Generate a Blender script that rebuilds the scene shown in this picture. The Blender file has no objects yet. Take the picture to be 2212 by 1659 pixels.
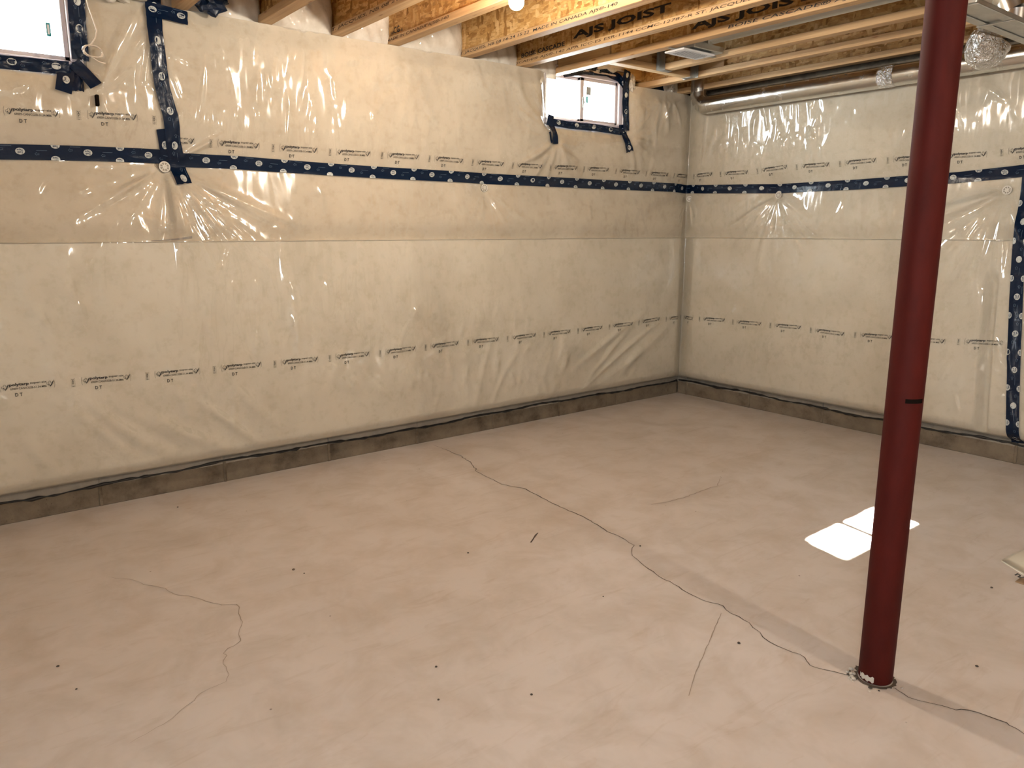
import bpy, bmesh, math, random
import numpy as np
from mathutils import Vector, Matrix

random.seed(7)
rng = np.random.default_rng(7)
SC = bpy.context.scene
COL = SC.collection

# ------------------------------------------------------------------ camera
# Corner of the two outer walls is the origin: left wall is y=0 (x<0), right wall is x=0 (y<0).
F_PX, CX, CY = 1630.0, 1106.0, 829.5
CAM = np.array([-4.8055, -3.9438, 1.30])
PITCH = math.atan(330 / F_PX)
YAW = math.radians(52)
FW = np.array([math.cos(YAW) * math.cos(PITCH), math.sin(YAW) * math.cos(PITCH), -math.sin(PITCH)])
RT = np.array([math.sin(YAW), -math.cos(YAW), 0.0])
UP = np.cross(RT, FW)
cam_d = bpy.data.cameras.new('camera')
cam_d.sensor_fit = 'HORIZONTAL'
cam_d.sensor_width = 36.0
cam_d.lens = 36.0 * F_PX / 2212.0
cam_d.clip_start = 0.02
cam = bpy.data.objects.new('camera', cam_d)
m = Matrix(((RT[0], UP[0], -FW[0], CAM[0]), (RT[1], UP[1], -FW[1], CAM[1]), (RT[2], UP[2], -FW[2], CAM[2]), (0, 0, 0, 1)))
cam.matrix_world = m
COL.objects.link(cam)
SC.camera = cam

# ------------------------------------------------------------------ world, sun, exposure
SC.view_settings.view_transform = 'Standard'
SC.view_settings.look = 'None'
SC.view_settings.gamma = 1.0
SC.view_settings.use_curve_mapping = False
SC.view_settings.exposure = 1.0
SKY = (0.86, 0.94, 1.0)
SKY_STRENGTH = 26.0
SUN_STRENGTH = 110.0
BULB_STRENGTH = 780.0
BULB_COLOR = (1.0, 0.87, 0.71)
w = bpy.data.worlds.new('sky'); SC.world = w; w.use_nodes = True
bg = w.node_tree.nodes['Background']
bg.inputs[0].default_value = (*SKY, 1); bg.inputs[1].default_value = SKY_STRENGTH
sun_d = bpy.data.lights.new('sun', 'SUN'); sun_d.energy = SUN_STRENGTH; sun_d.angle = math.radians(0.53)
sun_d.color = (1.0, 0.98, 0.95)
sun = bpy.data.objects.new('sun', sun_d); COL.objects.link(sun)
sun.rotation_euler = Vector((-0.2476, -1.126, -1.0)).to_track_quat('-Z', 'Y').to_euler()
SC.cycles.max_bounces = 5
SC.cycles.diffuse_bounces = 4
SC.cycles.glossy_bounces = 3
SC.cycles.transparent_max_bounces = 8
SC.cycles.sample_clamp_indirect = 6.0
SC.cycles.adaptive_threshold = 0.06
SC.cycles.use_light_tree = False
SC.cycles.caustics_reflective = False
SC.cycles.caustics_refractive = False


def portal(loc, sx, sy, direction):
    d = bpy.data.lights.new('window_portal', 'AREA'); d.shape = 'RECTANGLE'; d.size = sx; d.size_y = sy
    d.cycles.is_portal = True
    o = bpy.data.objects.new('window_portal', d); COL.objects.link(o)
    o.location = loc; o.rotation_euler = Vector(direction).to_track_quat('-Z', 'Z').to_euler()


# ------------------------------------------------------------------ measuring helpers
def ray(px, py): return FW + RT * (px - CX) / F_PX - UP * (py - CY) / F_PX
def on_y(px, py, y): r = ray(px, py); return CAM + r * ((y - CAM[1]) / r[1])
def on_x(px, py, x): r = ray(px, py); return CAM + r * ((x - CAM[0]) / r[0])
def on_z(px, py, z): r = ray(px, py); return CAM + r * ((z - CAM[2]) / r[2])
def sA(px, py, d=0.085): p = on_y(px, py, -d); return (p[0], p[2])      # wall coordinates (s, z) on the left wall
def sB(px, py, d=0.085): p = on_x(px, py, -d); return (-p[1], p[2])     # wall coordinates (s, z) on the right wall


# ------------------------------------------------------------------ object helpers
def tag(o, label=None, cat=None, group=None, kind=None):
    if label: o['label'] = label
    if cat: o['category'] = cat
    if group: o['group'] = group
    if kind: o['kind'] = kind
    return o

def mesh_of(name, verts, faces, mat, smooth=False):
    me = bpy.data.meshes.new(name)
    verts = np.asarray(verts, dtype=float).reshape(-1, 3)
    me.from_pydata(verts.tolist(), [], [list(map(int, f)) for f in faces])
    if mat is not None: me.materials.append(mat)
    if smooth: me.polygons.foreach_set('use_smooth', [True] * len(me.polygons))
    me.update()
    return me

def link(name, me, parent=None):
    o = bpy.data.objects.new(name, me); COL.objects.link(o)
    if parent is not None: o.parent = parent
    return o

def obj(name, verts, faces, mat, parent=None, smooth=False):
    return link(name, mesh_of(name, verts, faces, mat, smooth), parent)

def empty(name, loc=(0, 0, 0)):
    o = bpy.data.objects.new(name, None); COL.objects.link(o); o.location = loc
    o.empty_display_size = 0.1
    return o

class MB:
    def __init__(s): s.v = []; s.f = []
    def add(s, v, f):
        n = len(s.v); s.v += [tuple(map(float, p)) for p in v]; s.f += [[i + n for i in q] for q in f]; return s
    def box(s, x0, x1, y0, y1, z0, z1, bev=0.0):
        if bev <= 0:
            v = [(x, y, z) for z in (z0, z1) for y in (y0, y1) for x in (x0, x1)]
            return s.add(v, [(0, 2, 3, 1), (4, 5, 7, 6), (0, 1, 5, 4), (2, 6, 7, 3), (0, 4, 6, 2), (1, 3, 7, 5)])
        bm = bmesh.new(); bmesh.ops.create_cube(bm, size=1)
        for q in bm.verts: q.co = Vector(((x0 + x1) / 2 + q.co.x * (x1 - x0), (y0 + y1) / 2 + q.co.y * (y1 - y0), (z0 + z1) / 2 + q.co.z * (z1 - z0)))
        bmesh.ops.bevel(bm, geom=bm.edges[:], offset=bev, segments=1, affect='EDGES')
        bm.verts.index_update()
        v = [tuple(q.co) for q in bm.verts]; f = [[x.index for x in q.verts] for q in bm.faces]; bm.free()
        return s.add(v, f)
    def tube(s, pts, r, n=10, cap=True, closed=False):
        P = [Vector(p) for p in pts]; rs = r if hasattr(r, '__len__') else [r] * len(P)
        prev = None; rings = []
        for i, p in enumerate(P):
            t = (P[min(i + 1, len(P) - 1)] - P[max(i - 1, 0)]).normalized()
            if prev is None:
                a = t.orthogonal().normalized()
            else:
                a = (prev - t * prev.dot(t)).normalized()
            prev = a; b = t.cross(a)
            rings.append([p + (a * math.cos(2 * math.pi * k / n) + b * math.sin(2 * math.pi * k / n)) * rs[i] for k in range(n)])
        v = [q for R in rings for q in R]; f = []
        for i in range(len(P) - 1):
            for k in range(n):
                f.append((i * n + k, i * n + (k + 1) % n, (i + 1) * n + (k + 1) % n, (i + 1) * n + k))
        if cap: f.append(tuple(range(n))[::-1]); f.append(tuple((len(P) - 1) * n + k for k in range(n)))
        return s.add(v, f)
    def lathe(s, prof, n=24, axis=((0, 0, 0), (0, 0, 1))):
        o = Vector(axis[0]); t = Vector(axis[1]).normalized(); a = t.orthogonal().normalized(); b = t.cross(a)
        v = []; f = []
        for r, h in prof:
            for k in range(n):
                an = 2 * math.pi * k / n
                v.append(o + t * h + (a * math.cos(an) + b * math.sin(an)) * r)
        for i in range(len(prof) - 1):
            for k in range(n):
                f.append((i * n + k, i * n + (k + 1) % n, (i + 1) * n + (k + 1) % n, (i + 1) * n + k))
        return s.add(v, f)
    def build(s, name, mat, parent=None, smooth=False): return obj(name, s.v, s.f, mat, parent, smooth)

def auto_smooth(o, ang=35):
    me = o.data
    me.polygons.foreach_set('use_smooth', [True] * len(me.polygons))
    try: me.set_sharp_from_angle(angle=math.radians(ang))
    except Exception: pass
    return o

# ------------------------------------------------------------------ materials
class NT:
    def __init__(s, name):
        s.m = bpy.data.materials.new(name); s.m.use_nodes = True; s.t = s.m.node_tree
        for n in list(s.t.nodes): s.t.nodes.remove(n)
        s.out = s.n('ShaderNodeOutputMaterial')
    def n(s, typ, **kw):
        x = s.t.nodes.new(typ)
        for k, v in kw.items():
            if k.startswith('i_'):
                key = k[2:]; key = int(key) if key.isdigit() else key.replace('_', ' ')
                x.inputs[key].default_value = v
            else: setattr(x, k, v)
        return x
    def l(s, a, ao, b, bi): s.t.links.new(a.outputs[ao], b.inputs[bi])
    def coords(s, scale=(1, 1, 1), rot=(0, 0, 0), kind='Object', randomize=False):
        tc = s.n('ShaderNodeTexCoord'); mp = s.n('ShaderNodeMapping')
        mp.inputs['Scale'].default_value = scale; mp.inputs['Rotation'].default_value = rot
        if randomize:
            oi = s.n('ShaderNodeObjectInfo'); mu = s.n('ShaderNodeVectorMath', operation='SCALE'); cb = s.n('ShaderNodeCombineXYZ')
            for k in range(3): s.l(oi, 'Random', cb, k)
            s.l(cb, 0, mu, 0); mu.inputs['Scale'].default_value = 37.0
            ad = s.n('ShaderNodeVectorMath', operation='ADD'); s.l(tc, kind, ad, 0); s.l(mu, 0, ad, 1); s.l(ad, 0, mp, 0)
        else: s.l(tc, kind, mp, 0)
        return mp
    def noise(s, co, scale, detail=4, rough=0.55, dist=0.0):
        x = s.n('ShaderNodeTexNoise'); x.inputs['Scale'].default_value = scale; x.inputs['Detail'].default_value = detail
        x.inputs['Roughness'].default_value = rough; x.inputs['Distortion'].default_value = dist; s.l(co, 0, x, 'Vector'); return x
    def ramp(s, src, so, stops):
        x = s.n('ShaderNodeValToRGB'); e = x.color_ramp.elements
        while len(e) < len(stops): e.new(0.5)
        for q, (p, c) in zip(e, stops): q.position = p; q.color = (*c, 1) if len(c) == 3 else c
        s.l(src, so, x, 0); return x
    def mix(s, a, ao, b, bo, fac=0.5, fs=None, mode='MIX'):
        x = s.n('ShaderNodeMixRGB', blend_type=mode); x.inputs[0].default_value = fac
        if fs: s.l(fs[0], fs[1], x, 0)
        if a is None: x.inputs[1].default_value = (*ao, 1)
        else: s.l(a, ao, x, 1)
        if b is None: x.inputs[2].default_value = (*bo, 1)
        else: s.l(b, bo, x, 2)
        return x
    def bsdf(s, **kw):
        b = s.n('ShaderNodeBsdfPrincipled')
        for k, v in kw.items():
            key = k.replace('_', ' ')
            if isinstance(v, tuple) and len(v) == 3: v = (*v, 1)
            b.inputs[key].default_value = v
        s.l(b, 0, s.out, 0); return b
    def bump(s, b, src, so, strength=0.3, dist=0.01, inp='Normal', prev=None):
        x = s.n('ShaderNodeBump'); x.inputs['Strength'].default_value = strength; x.inputs['Distance'].default_value = dist
        s.l(src, so, x, 'Height'); 
        if prev is not None: s.l(prev, 0, x, 'Normal')
        s.l(x, 0, b, inp); return x

def simple(name, col, rough=0.5, metal=0.0, **kw):
    t = NT(name); t.bsdf(Base_Color=col, Roughness=rough, Metallic=metal, **kw); return t.m

def mat_insulation(name='fibreglass_blanket', cols=((0.62, 0.56, 0.445), (0.70, 0.645, 0.53), (0.75, 0.70, 0.60))):
    t = NT(name); b = t.bsdf(Roughness=0.9)
    b.inputs['Specular IOR Level'].default_value = 0.1
    c = t.coords(); n1 = t.noise(c, 3.2, 3, 0.6); n2 = t.noise(c, 22, 3, 0.65)
    r1 = t.ramp(n1, 0, [(0.3, cols[0]), (0.55, cols[1]), (0.8, cols[2])])
    r2 = t.ramp(n2, 0, [(0.33, (0.87, 0.85, 0.80)), (0.5, (1, 1, 1))])
    mx = t.mix(r1, 0, r2, 0, 0.75, mode='MULTIPLY'); t.l(mx, 0, b, 'Base Color')
    n3 = t.noise(c, 60, 1, 0.6); t.bump(b, n3, 0, 0.25, 0.004)
    return t.m

def mat_poly():
    t = NT('clear_polyethylene')
    tr = t.n('ShaderNodeBsdfTransparent'); tr.inputs[0].default_value = (0.985, 0.98, 0.965, 1)
    df = t.n('ShaderNodeBsdfDiffuse'); df.inputs[0].default_value = (0.80, 0.76, 0.68, 1)
    gl = t.n('ShaderNodeBsdfGlossy'); gl.inputs['Roughness'].default_value = 0.09; gl.inputs[0].default_value = (1, 1, 1, 1)
    c1 = t.coords((16, 16, 3.0)); n1 = t.noise(c1, 1.0, 1, 0.5, 0.0)
    b1 = t.n('ShaderNodeBump'); b1.inputs['Strength'].default_value = 0.55; b1.inputs['Distance'].default_value = 0.012; t.l(n1, 0, b1, 'Height')
    t.l(b1, 0, gl, 'Normal')
    lw = t.n('ShaderNodeLayerWeight'); t.l(b1, 0, lw, 'Normal')
    pw = t.n('ShaderNodeMath', operation='POWER'); pw.inputs[1].default_value = 5.0; t.l(lw, 'Facing', pw, 0)
    fr = t.n('ShaderNodeMath', operation='MULTIPLY_ADD'); fr.inputs[1].default_value = 0.92; fr.inputs[2].default_value = 0.08; t.l(pw, 0, fr, 0)
    m1 = t.n('ShaderNodeMixShader'); m1.inputs[0].default_value = 0.24; t.l(tr, 0, m1, 1); t.l(df, 0, m1, 2)
    m2 = t.n('ShaderNodeMixShader'); t.l(fr, 0, m2, 0); t.l(m1, 0, m2, 1); t.l(gl, 0, m2, 2)
    t.l(m2, 0, t.out, 0)
    return t.m

def mat_pillow():
    t = NT('poly_wrapped_insulation'); b = t.bsdf(Roughness=0.7, Coat_Weight=1.0, Coat_Roughness=0.06)
    c = t.coords(randomize=True); n1 = t.noise(c, 9, 4, 0.6)
    r = t.ramp(n1, 0, [(0.3, (0.50, 0.44, 0.36)), (0.65, (0.68, 0.64, 0.57))]); t.l(r, 0, b, 'Base Color')
    n2 = t.noise(c, 14, 2, 0.5, 1.2); t.bump(b, n2, 0, 0.6, 0.02, 'Coat Normal'); n3 = t.noise(c, 7, 3, 0.5); t.bump(b, n3, 0, 0.5, 0.02)
    return t.m

def mat_floor():
    t = NT('trowelled_concrete'); b = t.bsdf(Roughness=0.62)
    c = t.coords(); n1 = t.noise(c, 0.9, 3, 0.6); n2 = t.noise(c, 5, 4, 0.65, 0.4)
    cs = t.coords((3.0, 14.0, 1.0), (0, 0, 0.5)); n4 = t.noise(cs, 1.3, 3, 0.7, 1.0)
    r1 = t.ramp(n1, 0, [(0.3, (0.555, 0.495, 0.445)), (0.7, (0.64, 0.585, 0.55))])
    r2 = t.ramp(n2, 0, [(0.30, (0.80, 0.76, 0.70)), (0.58, (1, 1, 1))])
    r4 = t.ramp(n4, 0, [(0.26, (0.78, 0.72, 0.64)), (0.44, (1, 1, 1))])
    m1 = t.mix(r1, 0, r2, 0, 0.8, mode='MULTIPLY'); m2 = t.mix(m1, 0, r4, 0, 0.4, mode='MULTIPLY')
    vo = t.n('ShaderNodeTexVoronoi'); vo.inputs['Scale'].default_value = 6.5; t.l(c, 0, vo, 'Vector')
    r5 = t.ramp(vo, 'Distance', [(0.012, (0.25, 0.2, 0.16)), (0.03, (1, 1, 1))])
    m3 = t.mix(m2, 0, r5, 0, 0.8, mode='MULTIPLY'); t.l(m3, 0, b, 'Base Color')
    rr = t.ramp(n2, 0, [(0.3, (0.5, 0.5, 0.5)), (0.7, (0.72, 0.72, 0.72))]); t.l(rr, 0, b, 'Roughness')
    n5 = t.noise(c, 30, 2, 0.6); t.bump(b, n5, 0, 0.25, 0.0015)
    return t.m

def mat_concrete_wall():
    t = NT('poured_concrete'); b = t.bsdf(Roughness=0.85)
    c = t.coords(randomize=True); n1 = t.noise(c, 7, 6, 0.65); n2 = t.noise(c, 40, 4, 0.7)
    r1 = t.ramp(n1, 0, [(0.3, (0.07, 0.052, 0.035)), (0.5, (0.16, 0.125, 0.087)), (0.75, (0.22, 0.177, 0.125))])
    vo = t.n('ShaderNodeTexVoronoi'); vo.inputs['Scale'].default_value = 55; t.l(c, 0, vo, 'Vector')
    r2 = t.ramp(vo, 'Distance', [(0.06, (0.35, 0.3, 0.25)), (0.16, (1, 1, 1))])
    nm = t.noise(c, 3, 2); rm = t.ramp(nm, 0, [(0.48, (0, 0, 0)), (0.6, (1, 1, 1))])
    m1 = t.mix(r1, 0, r2, 0, 0.8, fs=(rm, 0), mode='MULTIPLY'); t.l(m1, 0, b, 'Base Color'); t.bump(b, n2, 0, 0.5, 0.008)
    return t.m

def mat_osb():
    t = NT('oriented_strand_board'); b = t.bsdf(Roughness=0.65)
    cols = []
    for k, (rx, sc) in enumerate([(0.5, (8, 14, 60)), (-0.35, (8, 17, 70)), (0.9, (8, 48, 20))]):
        c = t.coords(sc, (rx, 0, 0), randomize=True); nd = t.noise(c, 0.6, 2)
        ad = t.n('ShaderNodeVectorMath', operation='ADD'); t.l(c, 0, ad, 0); t.l(nd, 'Color', ad, 1)
        v = t.n('ShaderNodeTexVoronoi'); v.inputs['Scale'].default_value = 1.0; t.l(ad, 0, v, 'Vector')
        sp = t.n('ShaderNodeSeparateColor'); t.l(v, 'Color', sp, 0)
        r = t.ramp(sp, 0, [(0.0, (0.26, 0.125, 0.03)), (0.25, (0.46, 0.25, 0.075)), (0.6, (0.58, 0.35, 0.125)), (1.0, (0.72, 0.50, 0.24))]); cols.append((r, sp))
    m1 = t.mix(cols[0][0], 0, cols[1][0], 0, 0.5, fs=(cols[2][1], 1)); 
    gt = t.n('ShaderNodeMath', operation='GREATER_THAN'); gt.inputs[1].default_value = 0.72; t.l(cols[2][1], 2, gt, 0)
    m2 = t.mix(m1, 0, cols[2][0], 0, 0.5, fs=(gt, 0))
    cg = t.coords((20, 30, 140), (0.2, 0, 0), randomize=True); ng = t.noise(cg, 1, 4, 0.7)
    rg = t.ramp(ng, 0, [(0.28, (0.55, 0.45, 0.35)), (0.5, (1, 1, 1))])
    m3 = t.mix(m2, 0, rg, 0, 0.6, mode='MULTIPLY'); t.l(m3, 0, b, 'Base Color'); t.bump(b, cols[0][1], 0, 0.25, 0.003)
    return t.m

def mat_wood(name, ca, cb, ck, along='Y'):
    t = NT(name); b = t.bsdf(Roughness=0.6)
    sc = (60, 1.6, 60) if along == 'Y' else (1.6, 60, 60)
    c = t.coords(sc, randomize=True); n = t.noise(c, 1, 5, 0.65, 0.4)
    r = t.ramp(n, 0, [(0.3, ca), (0.65, cb)])
    sc2 = (30, 6, 30) if along == 'Y' else (6, 30, 30)
    c2 = t.coords(sc2, randomize=True); v = t.n('ShaderNodeTexVoronoi'); v.inputs['Scale'].default_value = 0.8; t.l(c2, 0, v, 'Vector')
    rk = t.ramp(v, 'Distance', [(0.06, ck), (0.14, (1, 1, 1))])
    m = t.mix(r, 0, rk, 0, 0.85, mode='MULTIPLY')
    c3 = t.coords((4, 0.9, 4) if along == 'Y' else (0.9, 4, 4), randomize=True); n3 = t.noise(c3, 1, 3); r3 = t.ramp(n3, 0, [(0.35, (0.78, 0.72, 0.66)), (0.6, (1, 1, 1))])
    m2 = t.mix(m, 0, r3, 0, 0.8, mode='MULTIPLY'); t.l(m2, 0, b, 'Base Color'); t.bump(b, n, 0, 0.2, 0.002)
    return t.m

def mat_galv(name='galvanised_steel', col=(0.76, 0.76, 0.74), rough=0.22, bump=0.0):
    t = NT(name); b = t.bsdf(Base_Color=col, Metallic=1.0, Roughness=rough)
    c = t.coords(); n = t.noise(c, 18, 3); r = t.ramp(n, 0, [(0.3, (rough * 0.75,) * 3), (0.7, (rough * 1.3,) * 3)]); t.l(r, 0, b, 'Roughness')
    n2 = t.noise(c, 9, 2); t.bump(b, n2, 0, bump, 0.01)
    return t.m

def mat_foil():
    t = NT('crinkled_foil'); b = t.bsdf(Base_Color=(0.86, 0.86, 0.86), Metallic=1.0, Roughness=0.13)
    c = t.coords(); n = t.noise(c, 34, 3, 0.7, 1.5); v = t.n('ShaderNodeTexVoronoi'); v.inputs['Scale'].default_value = 60; t.l(c, 0, v, 'Vector')
    bp = t.bump(b, n, 0, 1.0, 0.022); t.bump(b, v, 0, 0.5, 0.010, prev=bp)
    return t.m

def mat_red():
    t = NT('oxide_red_paint'); b = t.bsdf(Roughness=0.65, Specular_IOR_Level=0.12)
    c = t.coords((3, 3, 1)); n = t.noise(c, 5, 5, 0.65); r = t.ramp(n, 0, [(0.3, (0.048, 0.0058, 0.0045)), (0.7, (0.072, 0.0085, 0.0065))])
    v = t.n('ShaderNodeTexVoronoi'); v.inputs['Scale'].default_value = 9; c2 = t.coords((1, 1, 0.6)); t.l(c2, 0, v, 'Vector')
    r2 = t.ramp(v, 'Distance', [(0.03, (1, 1, 1)), (0.06, (0, 0, 0))])
    m = t.mix(r, 0, None, (0.42, 0.13, 0.08), fs=(r2, 0)); t.l(m, 0, b, 'Base Color'); t.bump(b, n, 0, 0.08, 0.003)
    return t.m

def mat_tape():
    t = NT('blue_sheathing_tape'); b = t.bsdf(Base_Color=(0.0025, 0.010, 0.030), Roughness=0.26, Specular_IOR_Level=0.28, Coat_Weight=0.08, Coat_Roughness=0.1)
    c = t.coords(); n = t.noise(c, 26, 2, 0.5, 0.8); t.bump(b, n, 0, 0.35, 0.006)
    return t.m

def mat_emit(name, col, st):
    t = NT(name); e = t.n('ShaderNodeEmission'); e.inputs[0].default_value = (*col, 1); e.inputs[1].default_value = st; t.l(e, 0, t.out, 0); return t.m

def mat_glass():
    t = NT('window_glass'); tr = t.n('ShaderNodeBsdfTransparent'); tr.inputs[0].default_value = (0.95, 0.97, 0.96, 1)
    gl = t.n('ShaderNodeBsdfGlossy'); gl.inputs['Roughness'].default_value = 0.02
    lw = t.n('ShaderNodeLayerWeight'); lw.inputs[0].default_value = 0.5
    pw = t.n('ShaderNodeMath', operation='POWER'); pw.inputs[1].default_value = 5.0; t.l(lw, 'Facing', pw, 0)
    fr = t.n('ShaderNodeMath', operation='MULTIPLY_ADD'); fr.inputs[1].default_value = 0.95; fr.inputs[2].default_value = 0.05; t.l(pw, 0, fr, 0)
    mx = t.n('ShaderNodeMixShader'); t.l(fr, 0, mx, 0); t.l(tr, 0, mx, 1); t.l(gl, 0, mx, 2); t.l(mx, 0, t.out, 0); return t.m

M = dict(
    insul=mat_insulation(), insul_tan=mat_insulation('tan_fibreglass_blanket', ((0.56, 0.475, 0.36), (0.64, 0.56, 0.44), (0.70, 0.625, 0.51))), poly=mat_poly(), pillow=mat_pillow(), floor=mat_floor(), conc=mat_concrete_wall(), osb=mat_osb(),
    flange=mat_wood('flange_lumber', (0.43, 0.265, 0.125), (0.61, 0.41, 0.215), (0.45, 0.28, 0.16)),
    header=mat_wood('header_lumber', (0.43, 0.265, 0.125), (0.61, 0.41, 0.215), (0.45, 0.28, 0.16), 'X'),
    ply=mat_wood('stiffener_panel', (0.42, 0.28, 0.14), (0.56, 0.40, 0.22), (0.5, 0.35, 0.2)),
    galv=mat_galv(), galv_dull=mat_galv('dull_sheet_metal', (0.56, 0.565, 0.55), 0.42), foil=mat_foil(), red=mat_red(), tape=mat_tape(),
    white_print=simple('white_tape_print', (0.50, 0.52, 0.50), 0.4), pale_print=simple('pale_blue_tape_print', (0.10, 0.16, 0.24), 0.35),
    navy_print=simple('navy_tape_print', (0.006, 0.022, 0.066), 0.35), ink=simple('black_ink', (0.016, 0.015, 0.018), 0.5),
    brown_ink=simple('worn_wood_ink', (0.065, 0.035, 0.018), 0.7), vinyl=simple('off_white_vinyl', (0.52, 0.46, 0.45), 0.4),
    glass=mat_glass(), white_plastic=simple('white_plastic', (0.80, 0.80, 0.78), 0.35), sealant=simple('black_sealant', (0.010, 0.009, 0.009), 0.35),
    dark=simple('dark_hole', (0.008, 0.006, 0.005), 0.9, Specular_IOR_Level=0.0), wire=simple('cream_wire', (0.62, 0.52, 0.42), 0.45), teal=simple('teal_label_print', (0.02, 0.28, 0.30), 0.5),
    grey_label=simple('grey_label', (0.30, 0.32, 0.31), 0.6), crack=simple('crack_shadow', (0.085, 0.065, 0.05), 0.9), faint=simple('faint_scratch', (0.33, 0.27, 0.22), 0.9),
    white_paint=simple('bare_filler', (0.52, 0.49, 0.44), 0.7), rust=simple('rusty_steel', (0.10, 0.055, 0.035), 0.7), porcelain=simple('white_porcelain', (0.8, 0.79, 0.76), 0.25),
    dullwall=simple('cream_wall_covering', (0.62, 0.57, 0.48), 0.7), bulb=mat_emit('lit_bulb', BULB_COLOR, BULB_STRENGTH), grit=simple('dark_grit', (0.06, 0.05, 0.04), 0.8),
    hangar=mat_galv('hanger_steel', (0.42, 0.42, 0.40), 0.38), plate=simple('white_register_paint', (0.80, 0.80, 0.82), 0.4), slot=simple('register_slot', (0.16, 0.16, 0.17), 0.6),
    carton=simple('brown_carton', (0.30, 0.20, 0.12), 0.8), washer=simple('translucent_washer', (0.62, 0.585, 0.52), 0.4),
    backing=simple('shaded_gap', (0.30, 0.26, 0.21), 0.7), rod=simple('grey_form_tie', (0.16, 0.14, 0.125), 0.6),
)
def mat_floorpoly():
    t = NT('milky_poly'); b = t.bsdf(Base_Color=(0.70, 0.66, 0.55), Roughness=0.3, Coat_Weight=0.6); return t.m
M['floorpoly'] = mat_floorpoly()

# ------------------------------------------------------------------ text helper
_tcache = {}
def text_geo(body, size=1.0, bold=0.0, shear=0.0, align='LEFT', space=1.0):
    key = (body, bold, shear, align, space)
    if key not in _tcache:
        cu = bpy.data.curves.new('lettering', 'FONT'); cu.body = body; cu.size = 1.0; cu.resolution_u = 2; cu.offset = bold
        cu.shear = shear; cu.align_x = align; cu.space_character = space; cu.fill_mode = 'FRONT'
        o = bpy.data.objects.new('lettering', cu); COL.objects.link(o)
        bpy.context.view_layer.update()
        me = bpy.data.meshes.new_from_object(o.evaluated_get(bpy.context.evaluated_depsgraph_get()))
        v = np.zeros(len(me.vertices) * 3); me.vertices.foreach_get('co', v); v = v.reshape(-1, 3)[:, :2]
        f = [tuple(p.vertices) for p in me.polygons]
        bpy.data.objects.remove(o); bpy.data.curves.remove(cu); bpy.data.meshes.remove(me)
        _tcache[key] = (v, f)
    v, f = _tcache[key]
    return v * size, f

def merge2(parts):
    V = []; Fc = []; n = 0
    for v, f in parts:
        V.append(np.asarray(v, float).reshape(-1, 2)); Fc += [tuple(i + n for i in q) for q in f]; n += len(v)
    return np.concatenate(V), Fc

def fit(geo, x, y, w=None, h=None):
    v, f = geo; v = v.copy(); lo = v.min(0); hi = v.max(0); s = np.ones(2)
    if w: s[0] = w / (hi[0] - lo[0])
    if h: s[1] = h / (hi[1] - lo[1])
    if w and not h: s[1] = s[0]
    if h and not w: s[0] = s[1]
    return (v - lo) * s + [x, y], f

def stroke2(pts, wd, closed=False):
    P = np.array(pts, float); n = len(P); V = []; Fc = []
    for i in range(n):
        a = P[(i - 1) % n] if (closed or i > 0) else P[i]; b = P[(i + 1) % n] if (closed or i < n - 1) else P[i]
        t = b - a; t = t / (np.linalg.norm(t) + 1e-9); nn = np.array([-t[1], t[0]]) * wd / 2
        V += [P[i] + nn, P[i] - nn]
    for i in range(n if closed else n - 1):
        j = (i + 1) % n; Fc.append((2 * i, 2 * i + 1, 2 * j + 1, 2 * j))
    return np.array(V), Fc

# ================================================================== SETTING
RX, RY = -7.6, -7.6            # far ends of the basement behind the camera
JZ = 2.30                      # underside of the joists
SUB = JZ + 0.241               # underside of the subfloor
# windows: (x0, x1, z0, z1) outer frame
W1 = (-1.475, -0.752, 2.000, 2.345)
W2 = (-4.86, -4.135, 1.995, 2.345)

fl = obj('floor', [(RX - .3, RY - .3, 0), (0.3, RY - .3, 0), (0.3, 0.3, 0), (RX - .3, 0.3, 0)], [(0, 1, 2, 3)], M['floor'])
tag(fl, 'pinkish beige trowelled concrete slab with hairline cracks', kind='structure')
cl = MB().box(RX - 0.3, 0.3, RY - 0.3, 0.3, SUB, SUB + 0.02).build('ceiling', M['osb']); tag(cl, 'strand board subfloor above the joists', kind='structure')

mb = MB()
TOPZ = SUB
xs = [RX, W2[0] + 0.02, W2[1] - 0.02, W1[0] + 0.02, W1[1] - 0.02, 0.30]
z0w, z1w = 2.015, 2.325
mb.box(RX - 0.25, 0.30, 0.03, 0.25, -0.1, z0w - .02); mb.box(RX - 0.25, 0.30, 0.03, 0.085, z1w + .02, TOPZ); mb.box(RX - 0.25, 0.30, 0.085, 0.25, 2.46, TOPZ)
for a_, b_ in ((xs[0] - 0.25, xs[1]), (xs[2], xs[3]), (xs[4], 0.30)):
    mb.box(a_, b_, 0.03, 0.085, z0w - .02, z1w + .02)            # the reveals are splayed wider outside
    ia, ib = (a_ + (0.0 if a_ < RX else 0.36)), (b_ - (0.0 if b_ > 0.2 else 0.10))
    mb.box(ia, ib, 0.085, 0.25, z0w - .02, 2.46)
wl = mb.build('wall_left', M['conc']); tag(wl, 'long poured concrete wall behind the plastic', kind='structure')
wr = MB().box(0.03, 0.28, RY - 0.25, 0.03, -0.1, TOPZ).build('wall_right', M['conc']); tag(wr, 'poured concrete wall beyond the red column', kind='structure')
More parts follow.
